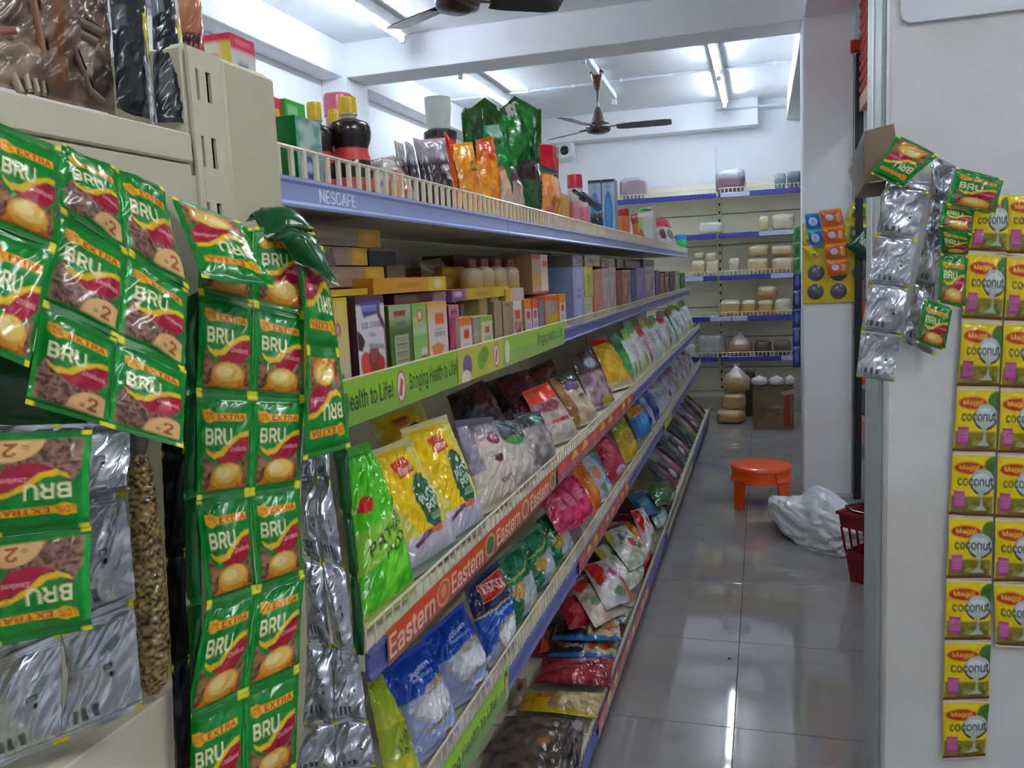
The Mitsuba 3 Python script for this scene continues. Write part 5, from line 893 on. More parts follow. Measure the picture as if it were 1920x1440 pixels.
# cups on a bowl
y, h, s = place(820, 184, -.80); y2, h2, _ = place(825, 244, -.80)
k = thing('cup_stack', 'stack of white plastic cups standing on a red lid', 'cup stack'); r = 25 * s
for i in range(6): obj('cup', lathe([(0, h2 + i * .006), (r * .82, h2 + i * .006), (r * .98, h + (i - 5) * .006 - .003), (r, h + (i - 5) * .006), (r * .96, h + (i - 5) * .006), (r * .8, h2 + i * .006 + .002)], 32, at=(-.80, y, TD)), 'plastic', '#c3c9c4', k, 40)
y2, h2, s2 = place(825, 244, -.79)
k = thing('tub_lid', 'black rimmed red lid under the white cups', 'lid'); r = 29 * s2
obj('tub', lathe([(0, 0), (r * .9, 0), (r, h2 - .02), (0, h2 - .02)], 32, at=(-.79, y2, TD)), 'plastic', '#7c1418', k, 40)
obj('rim', lathe([(r * .9, h2 - .022), (r * 1.06, h2 - .022), (r * 1.06, h2 - .006), (r * .8, h2 - .001), (0, h2 - .001)], 32, at=(-.79, y2, TD)), 'plastic', '#17120f', k, 40)
ORG = [('base', '#c47a14'), ('grad', 0, .6, '#cf9018', '#c26a14'), ('ell', .55, .34, .16, .07, '#5a4a14'), ('ell', .55, .33, .10, .04, '#8a7a1c'), ('speck', 0, .5, 1, 1, '#b35a12', '#d08a24', 5, 3), ('rect', 0, .93, 1, 1, '#c9b02a')]
tp('snack_bag', 'red orange foil bag edge left of the yellow orange bag', design('#b3400f', '#a81c10', '#c9641a', '#c9841c', None, None, 3), [(830, 246), (850, 268), (872, 372), (852, 368)], -.71, 4, 8, .015, 16, 30)
tp('snack_bag', 'yellow orange bag with dark emblem, the left front one on the top shelf', ORG, [(846, 270), (884, 266), (908, 388), (866, 382)], -.69, 4, 8, .025, 34, 48)
tp('snack_bag', 'deep orange bag right of the yellow orange bag', [('base', '#b3560f'), ('poly', [(.1, 0), (.9, 0), (.6, .5)], '#a83c0c'), ('speck', 0, .3, 1, 1, '#b5600f', '#cf8a1c', 4, 5), ('rect', 0, .9, 1, 1, '#c9ac2a')], [(894, 262), (922, 256), (940, 392), (896, 388)], -.69, 4, 8, .03, 30, 44)
GRB = lambda s: [('base', '#073a12'), ('speck', 0, 0, 1, 1, '#052c0c', '#0a4818', 4, s), ('rect', 0, 0, 1, .05, '#083612')]
tp('foil_bag', 'tall dark green foil bag at the left of the green bag group', GRB(1), [(859, 214), (900, 204), (912, 330), (866, 322)], -.735, 4, 4, .02, 26, 36, curl=.03, wr=1.8, peak=.04)
tp('foil_bag', 'pointed green foil bag behind the left green bag', GRB(2), [(876, 208), (944, 202), (948, 330), (890, 320)], -.80, 4, 4, .02, 26, 36, curl=.03, wr=1.8, peak=.10)
BIG = [('base', '#08481a'), ('speck', 0, 0, 1, 1, '#053410', '#0b5820', 4, 7), ('rect', 0, 0, 1, .04, '#083a12')]
tp('foil_bag', 'largest shiny green foil bag standing at the top of the group', BIG, [(930, 214), (1000, 206), (1018, 304), (944, 304)], -.77, 4, 2, .03, 36, 44, curl=.03, wr=2.0, peak=.13)
tp('foil_bag', 'peaked green foil bag top above the largest green bag', GRB(5), [(950, 202), (1012, 214), (1014, 300), (952, 300)], -.86, 4, 2, .02, 26, 30, curl=.03, wr=2.0, peak=.05)
tp('foil_bag', 'small green foil corner at the right of the green bags', GRB(4), [(984, 206), (1016, 204), (1012, 222), (990, 236)], -.82, 4, 2, .012, 14, 14, curl=.02)
tp('foil_bag', 'green foil bag with silver edge hanging forward below the green group', [('base', '#0c5a26'), ('speck', 0, 0, 1, 1, '#0a4a1c', '#1d7a3a', 5, 9), ('rect', .2, 0, .7, .12, '#6f9a84'), ('ell', .75, .78, .2, .05, '#a8a02a')], [(906, 236), (944, 232), (968, 312), (930, 318)], -.71, 4, 0, .025, 26, 36, curl=.03, wr=1.8)
tp('snack_bag', 'beige pink bag right of the deep orange bag', [('base', '#a88a72'), ('ell', .5, .55, .35, .3, '#b59a84'), ('rect', 0, 0, 1, .1, '#7a4434'), ('rect', .3, .8, .9, 1, '#c28a2a')], [(926, 316), (946, 306), (964, 398), (934, 396)], -.69, 4, 6, .025, 22, 34)
tp('snack_bag', 'clear pinkish bag with dark top left of the dark green pack', [('base', '#a0887c'), ('rect', 0, 0, 1, .28, '#3f2028'), ('speck', 0, .3, 1, 1, '#a8948a', '#86685c', 5, 4), ('ell', .4, .85, .3, .1, '#b0604a')], [(944, 312), (968, 312), (984, 410), (956, 404)], -.685, 4, 6, .025, 22, 34)
tp('foil_bag', 'slim very dark green pack standing in front of the big green bag', [('base', '#0b3a18'), ('rect', 0, 0, 1, .3, '#141012'), ('rect', .62, .3, 1, 1, '#2a1410')], [(968, 302), (1012, 298), (1012, 418), (980, 416)], -.69, 4, 3, .022, 24, 40)
PEA = [('base', '#b3642a'), ('rect', 0, 0, 1, .14, '#14302a'), ('speck', .1, .15, 1, .5, '#b8702c', '#c9a48a', 4, 5), ('speck', 0, .55, 1, 1, '#6a2a1c', '#b07a34', 5, 3), ('ell', .3, .75, .2, .1, '#b04a44'), ('rect', .5, .9, 1, 1, '#5a6a24')]
tp('snack_bag', 'orange brown bag with dark green top at the centre of the top shelf', PEA, [(1010, 306), (1044, 322), (1052, 420), (1010, 418)], -.685, 4, 5, .028, 30, 44)
tp('foil_bag', 'red foil bag corner sticking up behind the dark green pack', design('#9a1424', None, '#b3283a', None, None, None, 3), [(1014, 268), (1052, 276), (1036, 310), (1018, 300)], -.78, 4, 4, .015, 18, 18, curl=.02)
top_carton('thin tan carton right of the orange brown bag', 1051, 1066, 362, -.70, '#b58a44', '#a87c3a', '#c09a58', .08)
def jar(label, px, pt, X, wpx, body, lid, lidf=.85, mat='plastic', name='jar'):
    y, h, s = place(px, pt, X); r = wpx * s / 2; k = thing(name, label, 'jar')
    obj('body', lathe([(0, 0), (r * .94, 0), (r, .006), (r, h * lidf * .92), (r * .86, h * lidf), (0, h * lidf)], 28, at=(X, y, TD)), mat, body, k, 40)
    obj('lid', lathe([(r * .92, h * lidf), (r * .92, h * .97), (r * .85, h), (0, h)], 28, at=(X, y, TD)), 'plastic', lid, k, 40)
jar('white jar with red lid behind the clear jars on the top shelf', 1077, 328, -.82, 31, '#b9b3ac', '#b01f30', .80)
jar('clear jar with pink contents, the left one on the top shelf', 1076, 368, -.69, 20, '#b0707e', '#a8a8a8', .86)
jar('clear jar with pink contents, the right one on the top shelf', 1094, 380, -.685, 20, '#b8687c', '#b0b0b0', .86)
jar('squat black jar right of the pink jars', 1118, 400, -.69, 26, '#1b1b1e', '#3a3a40', .8)
jar('grey jar with clear lid right of the black jar', 1144, 396, -.69, 24, '#77747c', '#a3a3a6', .8)
jar('orange jar with red lid on the top shelf', 1168, 392, -.69, 24, '#c26a2c', '#a81c1e', .8)
k = thing('bottle', 'black bottle lying across the jars on the top shelf', 'bottle')
a, b = atX(1076, 362, -.70), atX(1124, 394, -.70); a[2] += .01; b[2] += .01
obj('body', tube([a + (b - a) * t for t in (0, .02, .25, .3, .95, 1)], [.006, .009, .01, .018, .018, .006], 18), 'plastic', '#141416', k, 40)
BB = [('base', '#93a6bd'), ('ell', .5, .55, .34, .36, '#2464a8'), ('ell', .5, .55, .22, .26, '#3f86c4'), ('rect', 0, 0, 1, .05, '#26262c'), ('ell', .5, .12, .2, .05, '#7a90ac')]
def near_carton(label, x0, x1, yt, Y0, D, front, side, top):
    a, b = atY(x0, yt, Y0), atY(x1, yt, Y0)
    m, col = carton(a[0], b[0], Y0, Y0 + D, TD, (a[2] + b[2]) / 2, front, side, top, 24, 28); k = thing('carton', label, 'box'); put(k, m, 'card', col)
near_carton('left one of two white and blue bottle print boxes on the top shelf', 1102, 1126, 338, 3.86, .09, '#8a96a8', BB, '#2c2c34')
near_carton('right one of two white and blue bottle print boxes on the top shelf', 1127.5, 1151, 336, 3.86, .09, '#8a96a8', BB, '#2c2c34')
small = [('snack_bag', 'small orange and yellow pack right of the orange jar', design('#c2742a', '#a82a1c', '#d0a03a', None, None, None, 2), [(1182, 404), (1194, 400), (1204, 452), (1188, 452)]),
         ('snack_bag', 'small crimson pack leaning beside the orange yellow one', design('#b02438', None, '#c9707a', None, None, None, 2), [(1190, 424), (1202, 428), (1212, 456), (1198, 456)]),
         ('snack_bag', 'white pouch with red top and yellow side on the top shelf', design('#c0b8b4', '#b02a34', '#8a8fa0', None, None, '#c9ac2a', 4), [(1206, 414), (1226, 406), (1244, 462), (1216, 464)]),
         ('snack_bag', 'white pouch with dark red picture on the top shelf', design('#c4bcb8', '#a83038', '#5a2028', None, None, None, 5), [(1224, 412), (1242, 410), (1258, 466), (1234, 468)]),
         ('snack_bag', 'white pouch with green mark near the far end of the top shelf', design('#c2beb6', '#a02a34', '#5a7a5a', '#b08a6a', None, None, 6), [(1236, 406), (1254, 414), (1272, 470), (1248, 470)]),
         ('snack_bag', 'last green pack at the far end of the top shelf', design('#1f9a3c', '#1a6ab0', '#4ab05a', None, None, None, 6), [(1268, 440), (1288, 440), (1290, 472), (1270, 474)])]
for nm, lab, ops, q in small: tp(nm, lab, ops, q, -.645 if 'last' in lab else -.66, 4, 12, .02, 16, 22)
near_carton('white box with green top near the far end of the top shelf', 1192, 1224, 396, 5.30, .16, '#b9b9b0', [('base', '#b9b9b0'), ('rect', 0, 0, .4, 1, '#9ab06a'), ('rect', 0, .06, 1, .16, '#d0d0c8')], '#d0d4cc')
k = thing('snack_bag', 'small green packet lying on the white box at the far end', 'bag')
p = np.array([atY(1208, 396, 5.30)[0], 5.37, (atY(1192, 396, 5.30)[2] + atY(1224, 396, 5.30)[2]) / 2 - .0005]); l = trimesh.creation.icosphere(2, 1.0); l.apply_scale([.04, .05, .014]); l.apply_translation(p + [0, 0, .014]); put(k, l, 'film', '#2a9a44', True)
# ================================================================== GOODS ON THE LEFT SIDE SHELF
def up_pack(name, label, ops, q, Y0d, thick=.02, nu=30, nv=40, mat='film', back='#2a2826', cat='bag', wr=1.0, curl=.01):
    tl, tr, br, bl = (atD(x, y, d) for (x, y), d in zip(q, Y0d))
    for p in (br, bl): p[2] = max(p[2], 1.548 if p[1] < .80 else 1.538)
    m, col = bag(tl, tr, br, bl, thick, ops, nu, nv, len(scene), False, .04, wr, back, .5, curl)
    k = thing(name, label, cat); put(k, m, mat, col, True); return k
SPICE = [('base', '#3c2f28'), ('speck', 0, 0, 1, 1, '#2a211c', '#6a5446', 7, 3), ('speck', 0, .6, .75, 1, '#57463a', '#8f7c6a', 12, 6), ('poly', [(.3, .0), (.38, 0), (.55, .95), (.47, .95)], '#6a4530'), ('rect', 0, 0, .25, .35, '#23211f'), ('poly', [(.62, .1), (1, .25), (1, .33), (.62, .18)], '#5a4e46')]
up_pack('spice_bag', 'clear bag of brown bark spices at the top left corner', SPICE, [(-30, -60), (200, -60), (214, 218), (-30, 150)], [.80, .88, .86, .74], .035, 70, 90)
k = thing('bark_sticks', 'loose brown cinnamon bark sticks in front of the spice bag', 'bark')
r_ = random.Random(3)
for i, (x0, y0, x1, y1, c, w) in enumerate([(62, -20, 92, 140, '#6b4632', .006), (108, 20, 190, 62, '#57473c', .009), (110, 40, 182, 78, '#6a594c', .006), (132, 70, 176, 180, '#4a352a', .005), (0, 60, 30, 58, '#7a4a3c', .004), (28, 140, 44, 176, '#8a7866', .006), (46, 120, 58, 170, '#a39282', .005), (62, 126, 74, 176, '#94836f', .005), (78, 130, 86, 178, '#7a6858', .004), (10, 112, 60, 104, '#6a5a50', .004), (150, 150, 196, 190, '#5f4638', .005)]):
    a, b = atD(x0, y0, .755 + .0004 * x0), atD(x1, y1, .75 + .0004 * x1)
    ang = np.linspace(.2, 5.2, 12); d = unit(b - a); s = unit(np.cross(d, [0.3, 0.9, .1])); t = np.cross(d, s)
    ring = (w * (1 - .06 * ang))[:, None] * (np.cos(ang)[:, None] * s + np.sin(ang)[:, None] * t)
    v = np.vstack([ring + a, ring + b, ring * .72 + a, ring * .72 + b]); f = []
    for j in range(11):
        f += [[j, j + 1, j + 13], [j, j + 13, j + 12], [24 + j, 24 + j + 13, 24 + j + 1], [24 + j, 24 + j + 12, 24 + j + 13], [j, 24 + j + 1, j + 1], [j, 24 + j, 24 + j + 1], [12 + j, 12 + j + 1, 36 + j + 1], [12 + j, 36 + j + 1, 36 + j]]
    obj('stick', trimesh.Trimesh(v, f, process=False), 'card', c, k)
DKS = [('base', '#1d2022'), ('rect', .1, .0, .9, .2, '#6f7a82'), ('lines', .15, .02, .85, .18, '#8c969c', 7), ('rect', .0, .3, .3, .45, '#4a4d50'), ('speck', .1, .5, .8, 1, '#0c0d0e', '#24262a', 5, 3), ('rect', .72, .35, 1, .62, '#b8ac12'), ('rect', .72, .62, 1, 1, '#4a4d52'), ('lines', .74, .66, .98, .98, '#9aa0a4', 8)]
up_pack('foil_strip', 'black and grey sachet strip with yellow tab standing beside the spice bag', DKS, [(198, -60), (266, -60), (284, 226), (216, 205)], [.90, .93, .90, .86], .016, 40, 70, 'film', cat='sachet strip')
DKW = [('base', '#191b1d'), ('rect', 0, .1, .3, .35, '#5a646a'), ('rect', .1, .7, .42, .86, '#4f5254'), ('rect', .74, 0, 1, .93, '#b9b9bc'), ('lines', .80, .5, .92, .85, '#8a8c90', 9), ('rect', .72, .38, .98, .55, '#b8b012'), ('rect', .76, .92, 1, 1, '#c0bc10')]
up_pack('foil_strip', 'black and white sachet strip with yellow tabs left of the end post', DKW, [(280, -60), (326, -60), (362, 228), (292, 228)], [.96, .98, .93, .90], .016, 40, 70, 'film', cat='sachet strip')
up_pack('clear_sheet', 'narrow clear crinkled plastic edge between the two black strips', [('base', '#6a6e70'), ('speck', 0, 0, 1, 1, '#3a3c3e', '#c0c4c6', 14, 5)], [(256, 60), (268, 60), (298, 236), (284, 232)], [.90, .90, .89, .88], .006, 10, 60, 'film', cat='wrapper')
CAKE = [('base', '#b0785a'), ('ell', .5, .45, .55, .3, '#b8866a'), ('ell', .5, .62, .5, .2, '#a8684a'), ('poly', [(0, .72), (.5, .8), (1, .7), (1, .76), (.5, .87), (0, .79)], '#5a3024'), ('rect', 0, .80, 1, 1, '#3a1a18'), ('rect', .72, .7, 1, 1, '#a03a38'), ('text', 'RAS', .08, .87, .66, .97, '#a9847c', 4)]
up_pack('snack_bag', 'tan and brown rusk bag behind the end post at the top', CAKE, [(322, -60), (372, -60), (388, 104), (330, 112)], [1.06, 1.08, 1.08, 1.04], .02, 44, 60)
k = thing('cup', 'pale green plastic cup behind the rusk bag at the top edge', 'cup')
p = atD(396, 100, 1.22); obj('body', lathe([(0, 0), (.022, 0), (.030, .16), (0, .16)], 24, at=(p[0], p[1], 1.53)), 'plastic', '#a9b88c', k, 40)
obj('side_pack', box(p[0] - .02, p[0] + .02, p[1] - .05, p[1] - .035, 1.53, 1.60, .003), 'card', '#b3902a', k)

# ================================================================== GOODS ON THE BACK WALL SHELVING: tied clear bags of cream coloured grain
def grain_bag(label, px0, px1, pyt, pyb, Y, c_low='#c2ae86', c_top='#c4c0b0', fill=.75, tied=False, seed=0, zfloor=None, squash=.85, name='grain_bag'):
    a, b, t = atY(px0, pyb, Y), atY(px1, pyb, Y), atY((px0 + px1) / 2, pyt, Y)
    zb = a[2] if zfloor is None else zfloor
    w, h = b[0] - a[0], t[2] - zb
    m = trimesh.creation.icosphere(4, 1.0); v = m.vertices.copy()
    e = np.abs(v) ** .62 * np.sign(v); v = e / np.maximum(np.linalg.norm(e, axis=1, keepdims=True), 1e-9) * np.linalg.norm(v, axis=1, keepdims=True)
    v[:, 2] = np.where(v[:, 2] < 0, v[:, 2] * 1.0, v[:, 2])
    v = np.sign(v) * np.abs(v) ** .46
    n = meshkit.fbm(v * 2.2 + seed, 3, seed)[:, None]
    v = v * (0.93 + .16 * n)
    v = v / np.abs(v).max(0)
    z = (v[:, 2] + 1) / 2
    if tied:
        s = np.clip((z - fill) / (1 - fill), 0, 1); v[:, :2] *= (1 - .86 * s ** .7)[:, None]
    v = np.stack([v[:, 0] * w / 2, v[:, 1] * w / 2 * squash, z * h], 1)
    v[:, 2] -= v[:, 2].min()
    z = v[:, 2] / v[:, 2].max()
    col = np.where((z < fill + .06 * (n[:, 0] - .5))[:, None], lin(c_low), lin(c_top))
    col = np.minimum(col * 1.25, .9) * (.88 + .24 * meshkit.noise(v * 160, seed)[:, None])
    v += [(a[0] + b[0]) / 2, Y + w / 2 * squash, zb + .003]
    k = thing(name, label, 'bag'); obj('bag', trimesh.Trimesh(v, m.faces, process=False), 'film', col, k, True)
    if tied:
        c = np.array([(a[0] + b[0]) / 2, Y + w / 2 * squash, zb + v[:, 2].max() - zb])
        c[2] = v[:, 2].max() - .012
        rs = np.random.RandomState(seed + 5); pts = []
        for q in range(4):
            d = np.array([math.cos(q * 1.7 + .4), math.sin(q * 1.7 + .4), 0]) * w * .14
            pts.append(trimesh.convex.convex_hull(np.array([c, c + d + [0, 0, h * .10], c + d * .6 + [0, 0, h * .14], c + [.004, .004, .01], c + d * .8 + [.01, 0.006, h * .05]])))
        obj('knot', join(pts), 'film', '#c9c9c6', k)
CB = '#b5a27c'
rows = [
 (1322, 1344, 474, 494, 'upper left cream grain bag on the middle back shelf', CB, 1.36), (1302, 1320, 474, 487, 'small cream bag at the left of the middle back shelf', '#a99c7c', 1),
 (1296, 1322, 488, 508, 'front left cream grain bag on the middle back shelf', '#b09c7a', None), (1323, 1348, 486, 506, 'second cream grain bag on the middle back shelf', '#b5ab8c', None), (1366, 1388, 484, 504, 'cream grain bag alone at the middle of the third back shelf', '#b5a68a', None),
 (1403, 1442, 459, 482, 'upper large cream grain bag on the middle back shelf', '#b8a070', 1), (1401, 1442, 483, 503, 'lower large cream grain bag under the upper one', '#b5a076', None), (1445, 1490, 459, 482, 'upper right cream grain bag on the middle back shelf', '#b59a68', 1), (1447, 1490, 482, 501, 'lower right cream grain bag on the middle back shelf', '#b39c70', None),
 (1349, 1390, 562, 584, 'left wide yellow cream bag on the fourth back shelf', '#b59a60', None), (1391, 1418, 562, 584, 'second yellow cream bag on the fourth back shelf', '#b08f54', None), (1420, 1458, 536, 561, 'yellow cream bag lying on top on the fourth back shelf', '#b0905a', 1), (1421, 1450, 562, 584, 'third yellow cream bag on the fourth back shelf', '#ae8c50', None), (1452, 1484, 560, 582, 'pale bag at the right of the fourth back shelf', '#bfae92', None),
 (1423, 1443, 404, 424, 'small olive cream bag at the right of the second back shelf', '#b0a56c', None), (1446, 1492, 400, 423, 'right cream bag on the second back shelf', '#b8b096', None)]
for i, (x0, x1, yt, yb, lab, c, up) in enumerate(rows):
    grain_bag(lab, x0, x1, yt, yb, 8.13, c, '#c4bda4', .72, False, i, None if up else [z + .034 for z in WZ if z < atY(x0, yb, 8.2)[2] + .08][0], 1.0)
grain_bag('tied white and brown grain bag on the lowest back shelf', 1364, 1411, 626, 663, 8.12, '#86664c', '#bdb3ae', .55, True, 31, WZ[4] + .034)
grain_bag('left brown jar-like bag on the lowest back shelf', 1414, 1447, 640, 662, 8.13, '#54423a', '#4a3c36', .6, False, 32, WZ[4] + .034)
grain_bag('right brown jar-like bag on the lowest back shelf', 1451, 1484, 638, 662, 8.13, '#55443c', '#6a5a50', .6, False, 33, WZ[4] + .034)
grain_bag('pile of clear bags on the left of the lowest back shelf', 1306, 1360, 628, 664, 8.12, '#a9a8a4', '#8f8f8c', .35, False, 34, WZ[4] + .034)
grain_bag('white bags at the left end of the lowest back shelf', 1280, 1304, 646, 668, 8.05, '#c0c0bc', '#b4b2ae', .35, False, 36, WZ[4] + .034)
grain_bag('pale crumpled clear bags on the second back shelf', 1308, 1356, 416, 441, 8.13, '#b3b1a4', '#b9b8ac', .5, False, 37, WZ[1] + .034)
grain_bag('clear wrapped purple brown bundle on the top back shelf, at the middle', 1340, 1398, 313, 352, 8.14, '#6c5060', '#a9adb4', .60, False, 38, WZ[0] + .034)
grain_bag('clear wrapped mauve bundle on the top back shelf, at the left', 1160, 1210, 331, 372, 8.14, '#86747c', '#a8a6ac', .8, False, 39, WZ[0] + .034)
grain_bag('left small dark wrapped bundle on the top back shelf at the right', 1452, 1474, 324, 346, 8.14, '#5c6a6c', '#8f9a9a', .6, False, 40, WZ[0] + .034)
grain_bag('right dark wrapped bundle on the top back shelf at the right', 1476, 1502, 320, 344, 8.14, '#3f4c50', '#6a7678', .7, False, 41, WZ[0] + .034)

# ================================================================== ON THE FLOOR
fl = 0.001
grain_bag('tied grain bag on top of the stack on the floor at the back', 1353, 1407, 688, 737, 7.62, '#a8895a', '#b9b7b0', .52, True, 50, None, .9)
grain_bag('middle grain bag of the stack on the floor at the back', 1352, 1399, 739, 770, 7.60, '#a68a5e', '#b39c78', .8, False, 51, None, .9)
grain_bag('lowest flat grain bag of the stack on the floor at the back', 1343, 1396, 772, 802, 7.50, '#a08048', '#b89a70', .66, False, 52, fl, .9)
BY = atZ(1412, 806, 0)[1] + .05; BZ = atY(1412, 726, BY - .05)[2] + .001
grain_bag('first white bag standing on the brown box', 1408, 1440, 706, 728, BY, '#b0aca4', '#bfc0bc', .68, True, 53, BZ)
grain_bag('second white bag standing on the brown box', 1442, 1470, 706, 728, BY, '#b0aca4', '#bfc0bc', .68, True, 54, BZ)
grain_bag('third white bag standing on the brown box', 1472, 1492, 704, 728, BY, '#b0aca4', '#bfc0bc', .68, True, 55, BZ)
BOXF = [('base', '#6c5638'), ('speck', 0, 0, 1, 1, '#64502f', '#735c3e', 3, 3), ('poly', [(.18, .72), (.2, .5), (.62, .5), (.66, .66), (.56, .66), (.54, .58), (.28, .58), (.27, .72)], '#6a3c24'), ('rect', .46, .42, .72, .49, '#8a7a5e'), ('rect', 0, 0, 1, .03, '#4a3a26')]
a, b = atZ(1412, 806, 0), atZ(1490, 814, 0)
zt = atY(1412, 726, a[1])[2]
m, col = carton(0, .30, 0, b[0] - a[0], fl, zt, BOXF, '#5c4a30', '#4a3c28', 40, 40)
m.apply_transform(trimesh.transformations.rotation_matrix(-math.pi / 2, [0, 0, 1])); m.apply_translation([a[0], a[1] + .30, 0])
k = thing('cardboard_box', 'brown cardboard box with torn corner on the floor before the back shelving', 'box'); obj('body', m, 'card', col, k)
p = atY(1462, 736, a[1] - .004)
obj('torn_flap', trimesh.convex.convex_hull(np.array([[p[0], p[1], p[2]], [p[0] + .13, p[1], p[2] + .035], [p[0] + .14, p[1] - .01, p[2] - .01], [p[0] + .03, p[1] - .004, p[2] - .025], [p[0], p[1] + .004, p[2]], [p[0] + .14, p[1] + .004, p[2] + .03]])), 'card', '#97866a', k)
obj('red_edge', box(b[0] - .075, b[0] - .03, a[1] - .006, a[1] - .002, .05, zt * .78, .001), 'card', '#8a2a18', k)
k = thing('cardboard_box', 'dark box standing between the grain bag stack and the brown box', 'box')
p = atZ(1400, 800, 0); obj('body', box(p[0] - .02, p[0] + .07, 7.92, 8.08, fl, .42, .003), 'card', '#3c2c1c', k)

# the stool
k = thing('plastic_stool', 'low orange plastic stool standing in the aisle', 'stool')
fa, fb = atZ(1385, 962, 0), atZ(1468, 960, 0)
cx, cy, H, RT = (fa[0] + fb[0]) / 2 + .004, 4.92, .245, .168
ST = '#e4520a'
top = lathe([(0, H), (RT * .75, H + .001), (RT * .94, H - .003), (RT, H - .012), (RT * 1.01, H - .022), (RT * .995, H - .03), (RT * .95, H - .028), (0, H - .014)], 56, at=(cx, cy, 0))
obj('seat', top, 'plastic', ST, k, 50)
apron = lathe([(RT * .97, H - .024), (RT * 1.0, H - .086), (RT * .985, H - .086), (RT * .955, H - .026)], 56, at=(cx, cy, 0))
obj('apron', apron, 'plastic', ST, k, 50)
obj('rim_band', lathe([(RT * 1.0, H - .078), (RT * 1.04, H - .082), (RT * 1.04, H - .09), (RT * .99, H - .09)], 56, at=(cx, cy, 0)), 'plastic', '#e8580c', k, 50)
for s in ((-1, -1), (1, -1), (-1, 1), (1, 1)):
    d = np.array([s[0], s[1], 0]) / math.sqrt(2); t = np.array([-d[1], d[0], 0]); c = np.array([cx, cy, 0])
    pts = []
    for z, r, w, th in ((H - .03, RT * .985, .050, .018), (H * .5, RT * 1.03, .038, .016), (0.0, RT * 1.09, .029, .015)):
        for wx in (-1, 1):
            for q in (0, 1): pts.append(c + d * (r - q * th) + t * wx * w * (1 - .18 * q) + [0, 0, z + fl])
    obj('leg', trimesh.convex.convex_hull(np.array(pts)), 'plastic', ST, k)
    gus = trimesh.convex.convex_hull(np.array([c + d * RT * 1.0 + t * .055 + [0, 0, H - .06], c + d * RT * 1.0 - t * .055 + [0, 0, H - .06], c + d * RT * 1.07 + t * .045 + [0, 0, H - .078], c + d * RT * 1.07 - t * .045 + [0, 0, H - .078], c + d * RT * 1.0 + t * .03 + [0, 0, H - .10], c + d * RT * 1.0 - t * .03 + [0, 0, H - .10]]))
    obj('leg_shoulder', gus, 'plastic', '#e4540a', k)

# the white bag on the floor
k = thing('plastic_bag', 'crumpled white plastic bag lying on the floor by the far pillar', 'bag')
m = trimesh.creation.icosphere(5, 1.0); v = m.vertices.copy()
A, B = atZ(1470, 985, .0), atZ(1602, 1050, 0)
cc = np.array([.268, 4.30, 0])
n1 = meshkit.fbm(v * 1.5 + 3, 3, 2)[:, None]; n2 = np.abs(meshkit.fbm(v * 4.5 + 7, 3, 5) - .5)[:, None]
v = v * (0.86 + .42 * n1 - .32 * n2)
v[:, 2] = np.maximum(v[:, 2], -.5)
z = v[:, 2] + .5
sx = .23 - .02 * z
vv = np.stack([v[:, 0] * .19 + .02 * z, v[:, 1] * .22 - .14 * v[:, 0], z * .135 * (1 + .25 * np.exp(-((v[:, 0] + .1) ** 2) * 5))], 1)
tip = np.clip((-v[:, 0] - .55) / .45, 0, 1); vv[:, 0] -= tip * .05; vv[:, 2] += tip * .06
vv += cc; vv[:, 2] += fl - vv[:, 2].min()
obj('body', trimesh.Trimesh(vv, m.faces, process=False), 'film', '#dde3e8', k, True)
rs = np.random.RandomState(4)
tl = atY(1458, 944, 4.36); fans = []
base = atY(1500, 972, 4.34)
fans.append(trimesh.convex.convex_hull(np.array([tl, tl + [.01, .02, -.03], base, base + [0, .04, .03], base + [.03, .03, -.03], tl + [.04, .0, .012]])))
obj('handle', join(fans), 'film', '#dde3e8', k)

# the basket
_keep = put
def put(key, mesh, mat, col=None, smooth=False, **more):
    mesh = mesh.copy(); mesh.apply_transform(trimesh.transformations.rotation_matrix(math.radians(-38), [0, 0, 1], [bx, by, 0]))
    return _keep(key, mesh, mat, col, smooth, **more)
k = thing('shopping_basket', 'dark red plastic shopping basket on the floor half hidden by the near pillar', 'basket')
bx, by = .565, 3.80
def ringbox(x0, x1, y0, y1, z0, z1, t): return join([box(x0, x1, y0, y0 + t, z0, z1), box(x0, x1, y1 - t, y1, z0, z1), box(x0, x0 + t, y0 + t, y1 - t, z0, z1), box(x1 - t, x1, y0 + t, y1 - t, z0, z1)])
W2, L2, Hh = .155, .22, .31
def tap(xs, z): f = .80 + .20 * (z / Hh); return f
walls = []
for sx, sy in ((1, 0), (-1, 0), (0, 1), (0, -1)):
    def q(u, z, off): 
        f = tap(0, z)
        return np.array([bx + sx * (W2 * f - off) + (1 - abs(sx)) * u * W2 * f, by + sy * (L2 * f - off) + (1 - abs(sy)) * u * L2 * f, z + fl])
    def pan(u0, u1, z0, z1): return trimesh.convex.convex_hull(np.array([q(u, z, o) for u in (u0, u1) for z in (z0, z1) for o in (0, .004)]))
    ms = [pan(-1, 1, 0, .14), pan(-1, 1, .245, Hh)] + [pan(-1 + i * .25 - .03, -1 + i * .25 + .03, .14, .245) for i in range(9)]
    obj('side', join(ms), 'plastic', '#6a1018', k)
obj('base', box(bx - W2 * .8, bx + W2 * .8, by - L2 * .8, by + L2 * .8, fl, fl + .006), 'plastic', '#5c0e14', k)
obj('rim', tube([(bx + s * W2 * 1.02, by + t * L2 * 1.02, Hh + fl) for s, t in ((-1, -1), (1, -1), (1, 1), (-1, 1))], .008, 8, True), 'plastic', '#7a1a24', k)
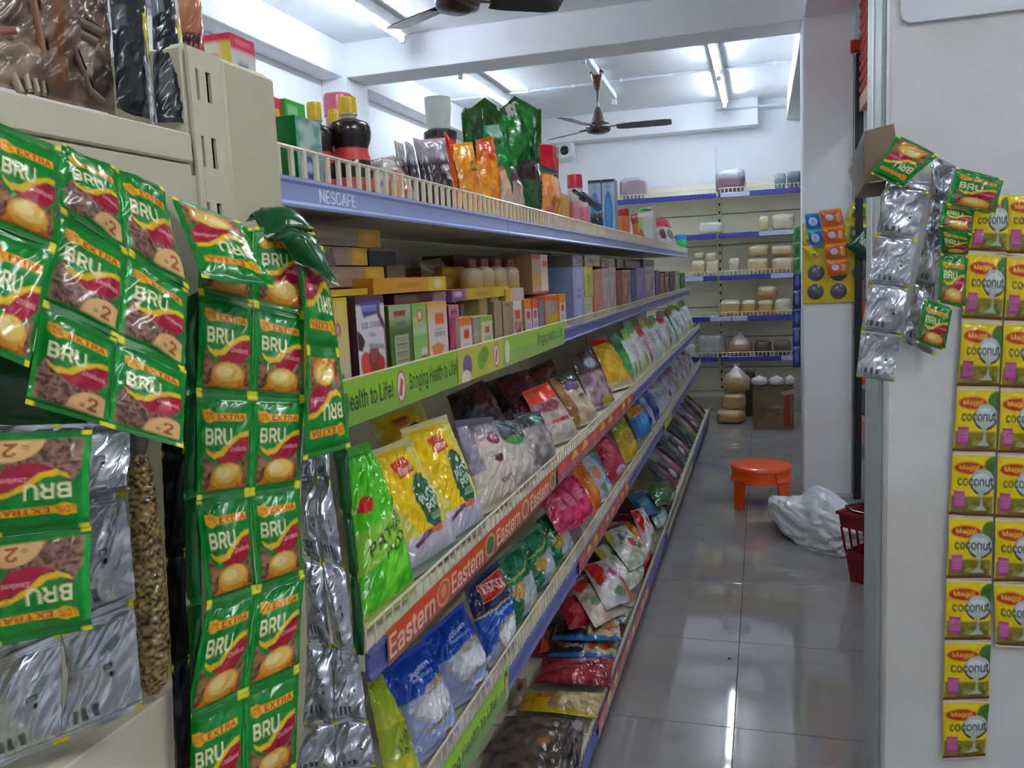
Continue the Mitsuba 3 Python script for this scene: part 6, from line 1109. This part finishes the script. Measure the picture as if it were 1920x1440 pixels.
for s in (-1, 1):
    obj('handle', tube([(bx - W2, by + s * .015, Hh + .004), (bx - W2 - .005, by + s * L2 * .7, Hh + .014), (bx - W2 * .6, by + s * L2 * .96, Hh + .016), (bx + W2 * .6, by + s * L2 * .96, Hh + .016), (bx + W2 + .005, by + s * L2 * .7, Hh + .014), (bx + W2, by + s * .015, Hh + .004)], .006, 8), 'plastic', '#33191d', k, 40)
put = _keep
k = thing('floor_scrap', 'small dark scrap lying on the floor tiles in the aisle', 'scrap')
p = atZ(1368, 1237, 0); put(k, trimesh.convex.convex_hull(np.array([p + [-.008, 0, .001], p + [.008, .004, .001], p + [.002, .012, .001], p + [0, .004, .006], p + [-.004, .01, .002]])), 'card', '#1a1714')

# ================================================================== BEYOND THE OPENING AT THE RIGHT
k = thing('roller_shutter', 'red roller shutter with corrugated slats above the opening at right', 'shutter')
for i in range(12):
    z = CEIL - .04 - i * .055
    obj('slat', tube([(.545, 2.5, z), (.545, 5.075, z)], .030, 8), 'paint', '#a03a28', k, 50)
obj('bottom_bar', box(.52, .57, 2.5, 5.075, CEIL - .76, CEIL - .68, .004), 'paint', '#c09a90', k)
p = atY(1590, 88, 5.115)
obj('roller_end', tube([(.478, 5.115, p[2]), (.56, 5.115, p[2])], .034, 20), 'paint', '#b0341c', k, 40)
k = thing('shutter_guide', 'black steel shutter guide channel beside the far pillar', 'guide')
obj('channel', join([box(.506, .545, 5.10, 5.16, 0, p[2] - .04), ]), 'paint', '#17181c', k)
obj('lip', box(.506, .512, 5.09, 5.10, 0, p[2] - .04), 'paint', '#0e0f12', k)
R = thing('side_rack', 'grey shelf rack with orange goods beyond the opening at right', 'shelving')
RX, RY = .62, 6.3
for z in (.08, .48, .90, 1.32, 1.75): obj('shelf', box(RX, RX + .9, RY, RY + .35, z, z + .025, .003), 'paint', '#9a9aa0', R)
for x in (RX, RX + .87): obj('upright', box(x, x + .03, RY + .33, RY + .36, 0, 2.0), 'paint', '#8a8a90', R)
obj('back_panel', box(RX + .03, RX + .87, RY + .345, RY + .355, .05, 2.0), 'paint', '#8c8c92', R)
ocol = [('#d0400c', 'bright orange'), ('#c9431a', 'orange red'), ('#b58a78', 'pinkish'), ('#2a5a44', 'dark green'), ('#c94a10', 'deep orange'), ('#a0705a', 'brown pink')]
zz = [1.345, .925, .925, .505, .505, .105]; i = 0
for (z0, h, col, nm, dx) in [(1.345, .20, '#7c6a60', 'grey brown', .02), (.925, .16, '#cc3c08', 'upper bright orange', .02), (.505, .34, '#d24a0a', 'large bright orange', .02), (.105, .14, '#c09484', 'pinkish', .02), (.105, .24, '#1f5c48', 'dark green', .34), (.505, .3, '#b8662c', 'light orange', .34), (.925, .3, '#8a9098', 'grey', .34), (1.775, .2, '#6a7078', 'slate grey', .02), (1.345, .26, '#a8a49c', 'pale grey', .34)]:
    x0 = RX + dx
    m, c = carton(x0, x0 + .24, RY + .03, RY + .28, z0 + .002, z0 + h, col, [('base', col), ('rect', .1, .15, .9, .4, col), ('speck', 0, 0, 1, 1, col, '#a09080' if nm == 'grey' else col, 3, 2)], col, 4, 4)
    kk = thing('carton', f'{nm} box on the rack beyond the opening at right', 'box'); put(kk, m, 'card', c)
